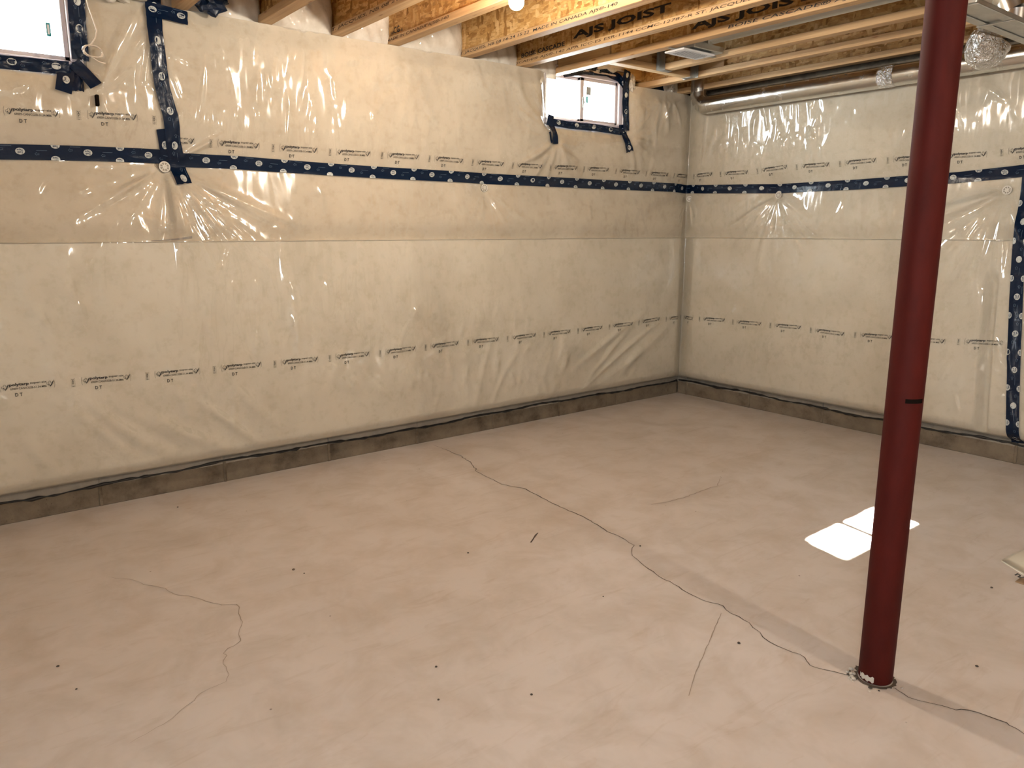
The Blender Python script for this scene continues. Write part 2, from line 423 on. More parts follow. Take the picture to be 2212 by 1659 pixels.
# unseen opening added to the wall behind the camera, for fill daylight
wb_ = MB(); DY0, DY1, DZ0, DZ1 = -6.0, -4.9, 1.15, 2.10
wb_.box(RX - 0.2, RX, RY, 0.03, -0.1, DZ0); wb_.box(RX - 0.2, RX, RY, 0.03, DZ1, TOPZ); wb_.box(RX - 0.2, RX, RY, DY0, DZ0, DZ1); wb_.box(RX - 0.2, RX, DY1, 0.03, DZ0, DZ1)
wb = wb_.build('wall_back', M['dullwall']); tag(wb, 'covered wall behind the camera', kind='structure')
wsd = MB().box(RX, 0.03, RY - 0.2, RY, -0.1, TOPZ).build('wall_side', M['dullwall']); tag(wsd, 'covered wall opposite the long wall', kind='structure')
portal((RX - 0.22, (DY0 + DY1) / 2, (DZ0 + DZ1) / 2), DY1 - DY0, DZ1 - DZ0, (1, 0, 0))
portal(((W1[0] + W1[1]) / 2, 0.27, 2.17), 0.72, 0.34, (0, -1, 0))
portal(((W2[0] + W2[1]) / 2, 0.27, 2.17), 0.72, 0.34, (0, -1, 0))

# concrete form panels (2 ft wide) seen below the plastic; fins between them
def panel_mesh(wd):
    b = MB().box(0, wd - 0.008, -0.0, 0.03, 0.0, 1.9, 0.003)
    return mesh_of('form_panel', b.v, b.f, M['conc'])
pm = panel_mesh(0.588)
for k in range(13):
    x = -0.119 - 0.588 * (k + 1)
    if x < RX: break
    o = link('form_panel', pm, wl); o.location = (x, 0.0005 * random.uniform(-4, 4), 0)
o = link('form_panel', panel_mesh(0.119), wl); o.location = (-0.119, 0, 0)
for k in range(13):
    y = -0.097 - 0.590 * k
    if y - 0.59 < RY: break
    o = link('form_panel', pm, wr); o.rotation_euler = (0, 0, -math.pi / 2); o.location = (0.0005 * random.uniform(-4, 4), y, 0)
o = link('form_panel', panel_mesh(0.097), wr); o.rotation_euler = (0, 0, -math.pi / 2); o.location = (0, 0.0, 0)
# mortar fins at the panel joints
for k in range(12):
    x = -0.119 - 0.588 * k
    f_ = MB().box(x - 0.012, x + 0.004, -0.006, 0.01, 0.0, 0.115 + random.uniform(-.01, 0), 0.002).build('joint_fin', M['conc'], wl)
for k in range(12):
    y = -0.097 - 0.590 * k
    f_ = MB().box(-0.006, 0.01, y - 0.004, y + 0.012, 0.0, 0.115 + random.uniform(-.01, 0), 0.002).build('joint_fin', M['conc'], wr)

# floor cracks
def crack(pts, wd, mat, name='crack', z=0.0012, sub=3, jag=0.010):
    P = [on_z(px, py, 0.0)[:2] for px, py in pts]; Q = []
    for a, b in zip(P[:-1], P[1:]):
        n = max(2, int(np.linalg.norm(b - a) / 0.022))
        for k in range(n):
            q = a + (b - a) * k / n
            if k: q = q + rng.normal(0, jag * 0.35, 2)
            Q.append(q)
    Q.append(P[-1]); n = len(Q); V = []; Fc = []
    for i, q in enumerate(Q):
        t = Q[min(i + 1, n - 1)] - Q[max(i - 1, 0)]; t = t / (np.linalg.norm(t) + 1e-9); nn = np.array([-t[1], t[0]])
        hw = wd * (0.35 + 0.65 * math.sin(math.pi * min(1, (i + 0.5) / n)) ** 0.5) * random.uniform(0.5, 1.2) / 2
        V += [(*(q + nn * hw), z), (*(q - nn * hw), z)]
    Fc = [(2 * i, 2 * i + 1, 2 * i + 3, 2 * i + 2) for i in range(n - 1)]
    return obj(name, V, Fc, mat, fl)
Z5 = lambda L: [(900 + a / 2.212, 950 + b / 2.212) for a, b in L]
crack(Z5([(80, 25), (210, 75), (260, 110), (290, 155), (340, 180), (410, 215), (510, 232), (570, 262), (640, 300), (710, 330), (790, 365), (860, 405), (910, 440), (960, 458), (1000, 480), (1040, 505), (1030, 555), (1090, 605), (1160, 655), (1230, 692), (1310, 740), (1400, 778), (1465, 795), (1500, 830), (1590, 875), (1640, 920), (1655, 945), (1720, 985), (1830, 1025), (1865, 1060), (1880, 1080), (1950, 1100), (2080, 1130)]), 0.0042, M['crack'])
crack([(1650 + a / 2.724, 1050 + b / 2.724) for a, b in [(760, 1190), (790, 1205), (850, 1245), (1000, 1283), (1130, 1320), (1200, 1320), (1330, 1360), (1430, 1395), (1480, 1425), (1531, 1460), (1650, 1500)]], 0.0036, M['crack'])
crack([(a / 2.212, 1100 + b / 2.212) for a, b in [(530, 325), (620, 335), (670, 350), (720, 365), (790, 378), (835, 408), (900, 415), (960, 430), (1060, 458), (1130, 455), (1140, 500), (1160, 540), (1140, 600), (1150, 630), (1090, 665), (1065, 740), (1095, 790), (1080, 825), (960, 880), (930, 915), (860, 965), (780, 1030), (700, 1075), (620, 1120)]], 0.0022, M['faint'])
crack(Z5([(1450, 175), (1440, 220), (1360, 245), (1300, 270), (1190, 300), (1120, 310)]), 0.004, M['faint'])
crack(Z5([(1455, 830), (1400, 960), (1330, 1120), (1300, 1225)]), 0.003, M['faint'], jag=0.003)
crack(Z5([(580, 445), (560, 470), (545, 492)]), 0.008, M['crack'], jag=0.003)
# loose grit
for (px, py) in [(634, 1231), (657, 1239), (384, 1096), (125, 1440), (942, 1441), (947, 1512), (1148, 1501), (1596, 1390), (165, 1489), (2142, 1270), (1011, 1195), (1303, 1289), (1383, 1180), (2110, 1440)]:
    p = on_z(px, py, 0); r = random.uniform(.003, .0065); b = MB()
    b.lathe([(0, 0), (r, r * .2), (r * .8, r * .7), (0, r)], 6, ((p[0], p[1], 0), (0, 0, 1)))
    g_ = b.build('grit_speck', M['grit'], fl)

# ================================================================== WALL COVER SURFACE
DS = 0.0075
S0, S1, Zb, Zt = -6.6, 4.2, 0.100, 2.300
SS = np.arange(S0, S1 + 1e-6, DS); ZZ = np.arange(Zb, Zt + 1e-6, DS)
NS, NZ = len(SS), len(ZZ)
GS, GZ = np.meshgrid(SS, ZZ, indexing='ij')

def sstep(a, b, x):
    t = np.clip((x - a) / (b - a), 0, 1); return t * t * (3 - 2 * t)

def fnoise(scale_s, scale_z, seed, octaves=3):
    """value noise on the wall grid, about -1..1"""
    out = np.zeros((NS, NZ)); amp = 1.0; tot = 0
    r = np.random.default_rng(seed)
    for o in range(octaves):
        ns = int((S1 - S0) / scale_s) + 3; nz = int((Zt - Zb) / scale_z) + 3
        g = r.uniform(-1, 1, (ns, nz)); u = (SS - S0) / scale_s; v = (ZZ - Zb) / scale_z
        i = u.astype(int); j = v.astype(int); fu = u - i; fv = v - j; fu = fu * fu * (3 - 2 * fu); fv = fv * fv * (3 - 2 * fv)
        a = g[np.ix_(i, j)]; b = g[np.ix_(i + 1, j)]; c = g[np.ix_(i, j + 1)]; d = g[np.ix_(i + 1, j + 1)]
        FU = fu[:, None]; FV = fv[None, :]
        out += amp * ((a * (1 - FU) + b * FU) * (1 - FV) + (c * (1 - FU) + d * FU) * FV)
        tot += amp; amp *= 0.5; scale_s /= 2; scale_z /= 2
    return out / tot

big = fnoise(0.9, 0.6, 1, 3); mid = fnoise(0.22, 0.30, 2, 3)
SEAM = 1.252
# insulation: lower blanket bulges forward of the upper one, its top edge is the seam line
low = 0.122 - 0.10 * np.clip(0.66 - GZ, 0, 1) ** 1.6 - 0.05 * np.clip(GZ - 0.66, 0, 1) ** 1.7 + 0.010 * big + 0.004 * mid
low = low * (0.45 + 0.55 * sstep(0.140, 0.215, GZ) ** 0.5)
upp = 0.082 + 0.012 * big + 0.004 * mid
upp = upp - 0.044 * np.exp(-((GZ - 1.585) / 0.12) ** 2) - 0.040 * np.exp(-((GZ - SEAM) / 0.06) ** 2) - 0.02 * sstep(2.2, 2.30, GZ)
corner = 1 - 0.45 * np.exp(-np.abs(GS) / 0.05)
# shallow diagonal folds pressed into the lower blanket
FOLD = np.zeros((NS, NZ)); H = np.zeros((NS, NZ))
def ridge(A, p0, p1, wd, amp, power=2.0, taper=0.8, bow=0.0):
    (a0, b0), (a1, b1) = p0, p1; pad = wd * 3 + abs(bow)
    i0 = max(0, int((min(a0, a1) - pad - S0) / DS)); i1 = min(NS, int((max(a0, a1) + pad - S0) / DS) + 2)
    j0 = max(0, int((min(b0, b1) - pad - Zb) / DS)); j1 = min(NZ, int((max(b0, b1) + pad - Zb) / DS) + 2)
    if i1 <= i0 or j1 <= j0: return
    X = GS[i0:i1, j0:j1] - a0; Y = GZ[i0:i1, j0:j1] - b0; dx, dy = a1 - a0, b1 - b0; L = math.hypot(dx, dy) + 1e-9
    t = (X * dx + Y * dy) / L / L; q = (-X * dy + Y * dx) / L
    q = q - bow * np.sin(np.pi * np.clip(t, 0, 1))
    env = np.where((t > 0) & (t < 1), np.sin(np.pi * np.clip(t, 0, 1)) ** taper, 0)
    A[i0:i1, j0:j1] += amp * env * np.exp(-(np.abs(q) / wd) ** power)

def foldsA(lines, wd, amp, both=True):
    for a, b in lines:
        p, q = sA(*a), sA(*b); ridge(FOLD, p, q, wd * random.uniform(.7, 1.3), amp * random.uniform(.6, 1.2), 2, 0.6, random.uniform(-.03, .03))
foldsA([((90, 850), (300, 1010)), ((170, 850), (380, 985)), ((230, 870), (440, 985)), ((300, 880), (470, 975)), ((330, 900), (560, 985)), ((420, 860), (560, 960)), ((30, 900), (150, 1040)), ((480, 800), (620, 930)),
        ((1440, 700), (1290, 830)), ((1420, 690), (1250, 850)), ((1400, 720), (1330, 820)), ((1390, 670), (1230, 800)), ((1360, 700), (1260, 830)), ((1110, 760), (1060, 880)), ((1060, 700), (1020, 900))], 0.026, 0.009)

# wrinkles of the plastic
def star(center, angles, length, n, wd=0.011, amp=0.006, r0=0.02):
    cx_, cz_ = center
    for k in range(n):
        a = math.radians(random.uniform(*angles)); L = length * random.uniform(0.35, 1.15); st = r0 + random.uniform(0, 0.12) * L
        p = (cx_ + st * math.cos(a), cz_ + st * math.sin(a)); q = (cx_ + (st + L) * math.cos(a), cz_ + (st + L) * math.sin(a))
        ridge(H, p, q, wd * random.uniform(.7, 1.5), 1.35 * amp * random.uniform(.5, 1.3), 1.5, 0.6, random.uniform(-.02, .02) * L)
FAST = [sA(365, 358), sA(1058, 405), (0.03, 1.545), sB(1670, 421), sB(2167, 410)]
star(FAST[0], (-95, -15), 0.60, 40, 0.014, 0.0060)
star(FAST[0], (-180, -100), 0.40, 16, 0.013, 0.005)
star(FAST[0], (20, 80), 0.25, 6)
star(FAST[1], (-150, -30), 0.30, 9, 0.015, 0.004)
star(FAST[2], (-150, -40), 0.25, 8)
star(FAST[3], (-150, -20), 0.45, 34, 0.014, 0.0062)
star(FAST[4], (-165, -60), 0.62, 34, 0.015, 0.0062)
star(sA(1200, 305), (-170, 10), 0.28, 18, 0.016, 0.008); star(sA(1200, 300), (100, 200), 0.36, 10, 0.016, 0.008)
star(sA(1362, 300), (-80, 70), 0.24, 16, 0.016, 0.008)
star(sA(1430, 212), (-150, -30), 0.22, 10, 0.012, 0.005); star(sA(1450, 212), (-120, -50), 0.3, 7, 0.012, 0.005)
star(sA(757, 106), (-140, -40), 0.14, 4, 0.02, 0.004); star(sA(865, 120), (-140, -40), 0.14, 4, 0.02, 0.004); star(sA(1010, 135), (-80, -20), 0.22, 5, 0.018, 0.0035); star(sA(1090, 150), (-75, -20), 0.2, 4, 0.018, 0.0035)
star(sA(330, 40), (-130, -60), 0.35, 9, 0.012, 0.005)
star(sA(212, 205), (40, 75), 0.35, 4, 0.012, 0.007)
ridge(H, sA(302, 8), sA(214, 198), 0.014, 0.016, 1.3, 0.3)
def drape(n, box, length, tilt=14, wd=0.010, amp=0.0045, wallB=False):
    f = sB if wallB else sA
    for k in range(n):
        px = random.uniform(box[0], box[2]); py = random.uniform(box[1], box[3]); s_, z_ = f(px, py)
        a = math.radians(-90 + random.gauss(0, tilt)); L = length * random.uniform(.4, 1.2)
        ridge(H, (s_, z_ + L / 2), (s_ + L * math.cos(a), z_ + L / 2 + L * math.sin(a)), wd * random.uniform(.7, 1.6), 1.15 * amp * random.uniform(.4, 1.3), 1.5, 0.7, random.uniform(-.05, .05) * L)
drape(45, (440, 60, 740, 300), 0.30, 9); drape(34, (740, 110, 1150, 320), 0.28, 12, 0.018, 0.0055)
drape(80, (600, 600, 1260, 860), 0.22, 14, 0.017, 0.0055); drape(110, (600, 660, 1230, 850), 0.13, 18, 0.013, 0.0042)
drape(50, (0, 560, 640, 900), 0.25, 16, 0.014, 0.004); drape(26, (380, 520, 640, 900), 0.30, 10, 0.012, 0.007)
drape(30, (0, 150, 330, 300), 0.2, 40, 0.014, 0.004); drape(18, (0, 360, 330, 520), 0.2, 60, 0.014, 0.004)
drape(30, (640, 420, 1440, 600), 0.2, 16, 0.016, 0.0045); drape(16, (1380, 220, 1470, 380), 0.22, 14, 0.012, 0.004)
drape(80, (1500, 200, 1780, 350), 0.24, 14, 0.012, 0.007, True); drape(26, (1750, 170, 2212, 330), 0.16, 22, 0.011, 0.004, True)
drape(24, (1500, 430, 1940, 520), 0.16, 30, 0.012, 0.004, True); drape(30, (1490, 540, 1930, 840), 0.22, 18, 0.014, 0.003, True)
drape(40, (2010, 540, 2200, 900), 0.25, 14, 0.011, 0.006, True)
for k in range(150):                                                # the stretches beyond the frame
    s_ = random.choice([random.uniform(S0, -4.7), random.uniform(2.5, S1)]); z_ = random.uniform(0.3, 2.2); a = math.radians(-90 + random.gauss(0, 20)); L = random.uniform(.1, .35)
    ridge(H, (s_, z_), (s_ + L * math.cos(a), z_ + L * math.sin(a)), 0.012, 0.004, 1.4)

def dipA(A, c, R, amt): A -= amt * np.exp(-((GS - c[0]) ** 2 + (GZ - c[1]) ** 2) / R ** 2)
HS = H.copy()
for _ in range(2): HS[1:-1] = (HS[:-2] + HS[1:-1] + HS[2:]) / 3
INS_L = (low * corner + FOLD + 0.0015 * fnoise(0.09, 0.14, 5, 2)); INS_U = upp * corner
for c in FAST: dipA(INS_U, c, 0.10, 0.022)
# the plastic hangs over both blankets and bridges the step between them
wgt = sstep(SEAM + 0.01, SEAM - 0.012, GZ)
jseam = int((SEAM - 0.012 - Zb) / DS); jtape = int((1.60 - Zb) / DS)
dl = INS_L[:, jseam][:, None]; du = INS_U[:, jtape][:, None]; tt = np.clip((GZ - SEAM) / (1.60 - SEAM), 0, 1)
bridge = dl + (du - dl) * tt ** 0.85                       # drawn taut from the lower blanket up to the tape line
UPP = np.where(GZ < 1.60, bridge, INS_U)
POLY = INS_L * wgt + UPP * (1 - wgt) + 0.006
POLY += H * (1 - 0.5 * np.exp(-((GZ - 1.62) / 0.05) ** 2))
for c in FAST: dipA(POLY, c, 0.03, 0.006); dipA(POLY, c, 0.13, 0.010)
for c in (FAST[0], FAST[3], FAST[4]): dipA(POLY, c, 0.20, 0.018)
# bottom edge: pulled back to the concrete and bedded in sealant
tuck = sstep(0.128, 0.165, GZ); POLY = POLY * tuck + 0.004 * (1 - tuck)
# window surrounds: the sheet is drawn back to the frames
def around(wx, m=0.10):
    dx = np.maximum(np.maximum(wx[0] - GS, GS - wx[1]), 0); dz = np.maximum(np.maximum(wx[2] - GZ, GZ - wx[3]), 0)
    return np.exp(-(np.hypot(dx, dz) / m) ** 2)
for Wn in (W1, W2):
    k_ = around(Wn, 0.06); POLY = POLY * (1 - 0.55 * k_); INS_U = INS_U * (1 - 0.6 * k_)
INS_U = INS_U + 0.75 * HS; INS_L = INS_L + 0.75 * HS * sstep(0.12, 0.2, GZ)
gapc = sB(2140, 700)[0] - .03 * (GZ - .6)                    # soft joint between two blankets, seen through the sheet
INS_L = INS_L - 0.075 * np.exp(-((GS - gapc) / 0.028) ** 4) * sstep(1.12, 1.0, GZ) * sstep(.14, .2, GZ)
INS_U = np.minimum(INS_U, POLY - 0.003); INS_L = np.minimum(INS_L, POLY - 0.003)

def wallpt(s, z, d):
    s = np.asarray(s, float); d = np.asarray(d, float)
    wa = sstep(-0.25, 0.0, s); wb_ = 1 - sstep(0.0, 0.25, s); left = s <= 0
    x = np.where(left, s - d * wa, -d); y = np.where(left, -d, -s - d * wb_)
    return np.stack([x, y, np.broadcast_to(z, x.shape)], -1)

def Dat(s, z, A=None):
    A = POLY if A is None else A
    u = np.clip((np.asarray(s, float) - S0) / DS, 0, NS - 1.001); v = np.clip((np.asarray(z, float) - Zb) / DS, 0, NZ - 1.001)
    i = u.astype(int); j = v.astype(int); fu = u - i; fv = v - j
    return (A[i, j] * (1 - fu) + A[i + 1, j] * fu) * (1 - fv) + (A[i, j + 1] * (1 - fu) + A[i + 1, j + 1] * fu) * fv

def grid_obj(name, A, mask, mat, step=1, extra=0.0):
    I = np.arange(0, NS, step); J = np.arange(0, NZ, step)
    if J[-1] != NZ - 1 and step > 1: J = np.append(J, NZ - 1)
    a = A[np.ix_(I, J)] + extra; s = GS[np.ix_(I, J)]; z = GZ[np.ix_(I, J)]
    P = wallpt(s, z, a); idx = np.arange(len(I) * len(J)).reshape(len(I), len(J))
    mk = mask[np.ix_(I, J)]; keep = mk[:-1, :-1] & mk[1:, :-1] & mk[:-1, 1:] & mk[1:, 1:]
    q = np.stack([idx[:-1, :-1], idx[1:, :-1], idx[1:, 1:], idx[:-1, 1:]], -1)[keep]
    used = np.unique(q); rm = np.full(idx.size, -1); rm[used] = np.arange(len(used))
    V = P.reshape(-1, 3)[used]; q = rm[q]
    me = bpy.data.meshes.new(name); me.vertices.add(len(V)); me.vertices.foreach_set('co', V.ravel())
    me.loops.add(q.size); me.loops.foreach_set('vertex_index', q.ravel().astype(np.int32))
    me.polygons.add(len(q)); me.polygons.foreach_set('loop_start', np.arange(0, q.size, 4, dtype=np.int32)); me.polygons.foreach_set('loop_total', np.full(len(q), 4, dtype=np.int32))
    me.polygons.foreach_set('use_smooth', np.ones(len(q), dtype=bool))
    me.materials.append(mat); me.update(calc_edges=True); me.validate()
    return link(name, me)

hole1 = (GS > W1[0] + 0.075) & (GS < W1[1] + 0.01) & (GZ > W1[2] - 0.005)
hole2 = (GS > W2[0] + 0.005) & (GS < W2[1] + 0.01) & (GZ > W2[2] - 0.005)
nohole = ~(hole1 | hole2)
lm = (GZ > 0.142)
ih1 = (GS > W1[0] - 0.01) & (GS < W1[1] + 0.02) & (GZ > W1[2] - 0.02); ih2 = (GS > W2[0] - 0.01) & (GS < W2[1] + 0.02) & (GZ > W2[2] - 0.02)
LOWER = {}
for nm, side, lab in (('A', GS <= 0.004, 'long wall'), ('B', GS >= -0.004, 'wall past the red column')):
    o = grid_obj('insulation_blanket', INS_L, side & lm & (GZ < SEAM), M['insul'], 1); LOWER[nm] = o; tag(o, f'lower cream fibreglass blanket on the {lab}, behind clear plastic', 'insulation', 'lower insulation blankets')
    o = grid_obj('insulation_blanket', INS_U, side & (GZ > SEAM - 0.03) & ~(ih1 | ih2) & ~((GS > 0.10) & (GZ > 2.235)), M['insul_tan' if nm == 'A' else 'insul'], 1); tag(o, f'upper {"tan" if nm == "A" else "cream"} fibreglass blanket on the {lab}, recessed above the seam', 'insulation', 'upper insulation blankets')
    # top lip of the lower blanket
    I = np.where(side[:, 0])[0][::2]; jj = int((SEAM - Zb) / DS)
    a = INS_L[I, jj]; top = wallpt(SS[I], SEAM - 0.002, a); bk = wallpt(SS[I], SEAM + 0.004, np.full(len(I), 0.005)); V = np.concatenate([top, bk]); n = len(I)
    obj('top_edge', V, [(k, k + 1, n + k + 1, n + k) for k in range(n - 1)], M['insul'], LOWER[nm], True)
TAPEZ = lambda s: 1.62
# slanted joint between the two upper sheets, under the upright tape
VS = sorted([(2.315, -3.82), (2.065, -3.826), (1.824, -3.793), (1.52, -3.752)])
vjoint = np.interp(GZ, [a for a, b in VS], [b for a, b in VS])
rjoint = np.interp(GZ, [0.155, 1.25, 1.7], [2.459, 2.371, 2.34])
S_low = grid_obj('vapour_barrier_sheet', POLY, (GZ <= 1.615) & (GS <= rjoint), M['poly']); tag(S_low, 'wide lower clear plastic sheet wrapping the corner below the horizontal tape', 'plastic sheet')
S_lo2 = grid_obj('vapour_barrier_sheet', POLY, (GZ <= 1.615) & (GS >= rjoint), M['poly']); tag(S_lo2, 'lower clear plastic sheet right of the upright tape at the picture edge', 'plastic sheet')
topB = ~((GS > 0.10) & (GZ > 2.245))
S_u1 = grid_obj('vapour_barrier_sheet', POLY, (GZ >= 1.61) & (GS <= vjoint) & nohole, M['poly']); tag(S_u1, 'upper clear plastic sheet around the left window', 'plastic sheet')
S_u2 = grid_obj('vapour_barrier_sheet', POLY, (GZ >= 1.61) & (GS >= vjoint) & nohole & topB, M['poly']); tag(S_u2, 'upper clear plastic sheet around the right window and past the corner', 'plastic sheet')

# black sealant beads along the bottom of the plastic
def bead(name, label, ss, z0):
    P = []; R = []
    for s in ss:
        z = z0 + 0.006 * math.sin(s * 3.1) + 0.004 * math.sin(s * 11.7) + random.gauss(0, .0012); p = wallpt(np.array(s), z, np.array(0.006)); P.append(p); R.append(max(.0025, 0.0065 + random.gauss(0, .002)))
    o = MB().tube(P, R, 6).build(name, M['sealant'], None, True); tag(o, label, 'sealant')
bead('sealant_bead', 'black sealant bead along the foot of the long wall', np.arange(-6.5, -0.01, 0.03), 0.107)
bead('sealant_bead', 'black sealant bead along the foot of the wall past the column', np.arange(0.01, 4.1, 0.03), 0.109)

# ------------------------------------------------------------------ lettering stamped on the plastic
LEAF = [(0, -1), (.06, -.45), (.5, -.55), (.42, -.3), (.95, .02), (.82, .12), (.95, .42), (.62, .38), (.5, .55), (.25, .3), (.33, .85), (.15, .75), (0, 1.05)]
LEAF = LEAF + [(-a, b) for a, b in LEAF[-2:0:-1]]
def stamp_geo():
    mm = 0.001; G = []
    for ox in (22, 188):
        lv, lf = stroke2([(ox + a * 13, 13 + b * 14) for a, b in LEAF], 1.3, True); G.append((lv * mm, lf))
        cv, cf = stroke2([(ox - 5, 14), (ox + 1, 3), (ox + 14, 26)], 3.6); G.append((cv * mm, cf))
    for ox, sg in ((4, 1), (206, -1)):
        v, f = stroke2([(ox + sg * 3, 32), (ox, 22), (ox, 6), (ox + sg * 3, -4)], 0.9); G.append((v * mm, f))
    G.append(fit(text_geo('polytarp', bold=0.035), 38 * mm, 14 * mm, 72 * mm, 16 * mm)); G.append(fit(text_geo('super-six', bold=0.012), 115 * mm, 18 * mm, 62 * mm, 11.5 * mm))
    G.append(fit(text_geo('69009-CAN/CGSB-51.34-M86', bold=0.006), 41 * mm, 0.5 * mm, 134 * mm, 9.5 * mm))
    G.append(fit(text_geo('D T', bold=0.02), 56 * mm, -29 * mm, 27 * mm, 15 * mm))
    v, f = text_geo('240613', bold=0.006); v = np.stack([v[:, 1], -v[:, 0]], -1); G.append(fit((v, f), -34 * mm, -8 * mm, 9 * mm, 36 * mm))
    for ox in (-37, -22):
        for k in range(6):
            G.append((np.array([(ox, -9 + k * 7), (ox + .8, -9 + k * 7), (ox + .8, -5 + k * 7), (ox, -5 + k * 7)]) * mm, [(0, 1, 2, 3)]))
    return merge2(G)
STV, STF = stamp_geo()
def stamp(s, z, tilt, sheet, smin=-99, smax=99, wob=0.0):
    V = STV.copy(); x = V[:, 0]; y = V[:, 1]; ss = s + x; zz = z + y + tilt * x
    Fc = STF
    if smin > -90 or smax < 90:
        ok = (ss > smin) & (ss < smax); Fc = [f for f in STF if all(ok[i] for i in f)]
        if not Fc: return
        used = sorted({i for f in Fc for i in f}); rm = {a: k for k, a in enumerate(used)}; ss = ss[used]; zz = zz[used]; Fc = [tuple(rm[i] for i in f) for f in Fc]
    P = wallpt(ss, zz, Dat(ss, zz) + 0.0028)
    tag(obj('printed_mark', P, Fc, M['ink'], sheet), kind='stuff')

PER = 0.307
def row(pts, s_start, s_end, sheet, smin=-99, smax=99):
    S = [p[0] for p in pts]; Zp = [p[1] for p in pts]; s = s_start
    while s < s_end:
        z = np.interp(s + .09, S, Zp); t = (np.interp(s + .2, S, Zp) - np.interp(s, S, Zp)) / .2
        stamp(s, z, t, sheet, smin, smax); s += PER
# the pixel heights of the second text line give the height of the row; 'D T' sits 29 mm lower
dA = lambda *L: sorted([(sA(*q)[0], sA(*q)[1] + 0.022) for q in L]); dB = lambda *L: sorted([(sB(*q)[0], sB(*q)[1] + 0.022) for q in L])
lowrow = dA((38, 848), (209, 833), (362, 819), (496, 805), (619, 793), (733, 781), (840, 770), (932, 758), (1016, 748), (1095, 740), (1172, 731), (1243, 723), (1306, 715), (1366, 707), (1420, 698)) + dB((1500, 697), (1571, 702), (1650, 710), (1733, 718), (1822, 731), (1921, 740), (2038, 750), (2160, 755))
s_dt = sA(38, 848)[0] - 0.069
row(lowrow, s_dt - 2 * PER, 2.6, S_low, -6.5, 2.36)
uprow = dA((503, 327), (629, 336), (742, 344), (852, 350), (948, 356), (1030, 363), (1114, 369), (1183, 373), (1258, 376), (1328, 379), (1387, 384), (1442, 388)) + dB((1487, 391), (1551, 386), (1629, 382), (1708, 372), (1795, 367), (1896, 359), (2136, 346), (2200, 340))
s_up = sA(503, 327)[0] - 0.069
row(uprow, s_up - PER, 3.4, S_u2, sA(382, 300)[0] + 0.015, 99)
u1 = dA((50, 263), (215, 269), (350, 276)); s_u1 = sA(50, 263)[0] - 0.069
row(u1, s_u1 - 3 * PER, -3.8, S_u1, -6.5, sA(352, 255)[0] - 0.0)

# ------------------------------------------------------------------ blue tape
OV = [(math.cos(2 * math.pi * k / 20), math.sin(2 * math.pi * k / 20)) for k in range(20)]
def logo_parts(u0, v0, w, ru=0.0175, rv=0.0135, ang=0.0, flip=True):
    """white oval with two words; returns oval verts/faces and dark text verts/faces in tape (u, v)"""
    ov = np.array([(u0 + ru * a, v0 + rv * b) for a, b in OV]); ov[:, 1] = np.clip(ov[:, 1], -w / 2, w / 2)
    G = [fit(text_geo('Tuck', bold=0.03, shear=0.2), -0.011, 0.0005, 0.022, 0.009), fit(text_geo('Tape', bold=0.03, shear=0.2), -0.011, -0.0105, 0.022, 0.0095)]
    tv, tf = merge2(G)
    if flip: tv = -tv
    ca, sa = math.cos(ang), math.sin(ang); tv = tv @ np.array([[ca, sa], [-sa, ca]]); tv = tv + [u0, v0]
    ok = np.abs(tv[:, 1]) < w / 2 - 0.0005; tf = [f for f in tf if all(ok[i] for i in f)]
    return (ov, [tuple(range(20))]), (tv, tf)

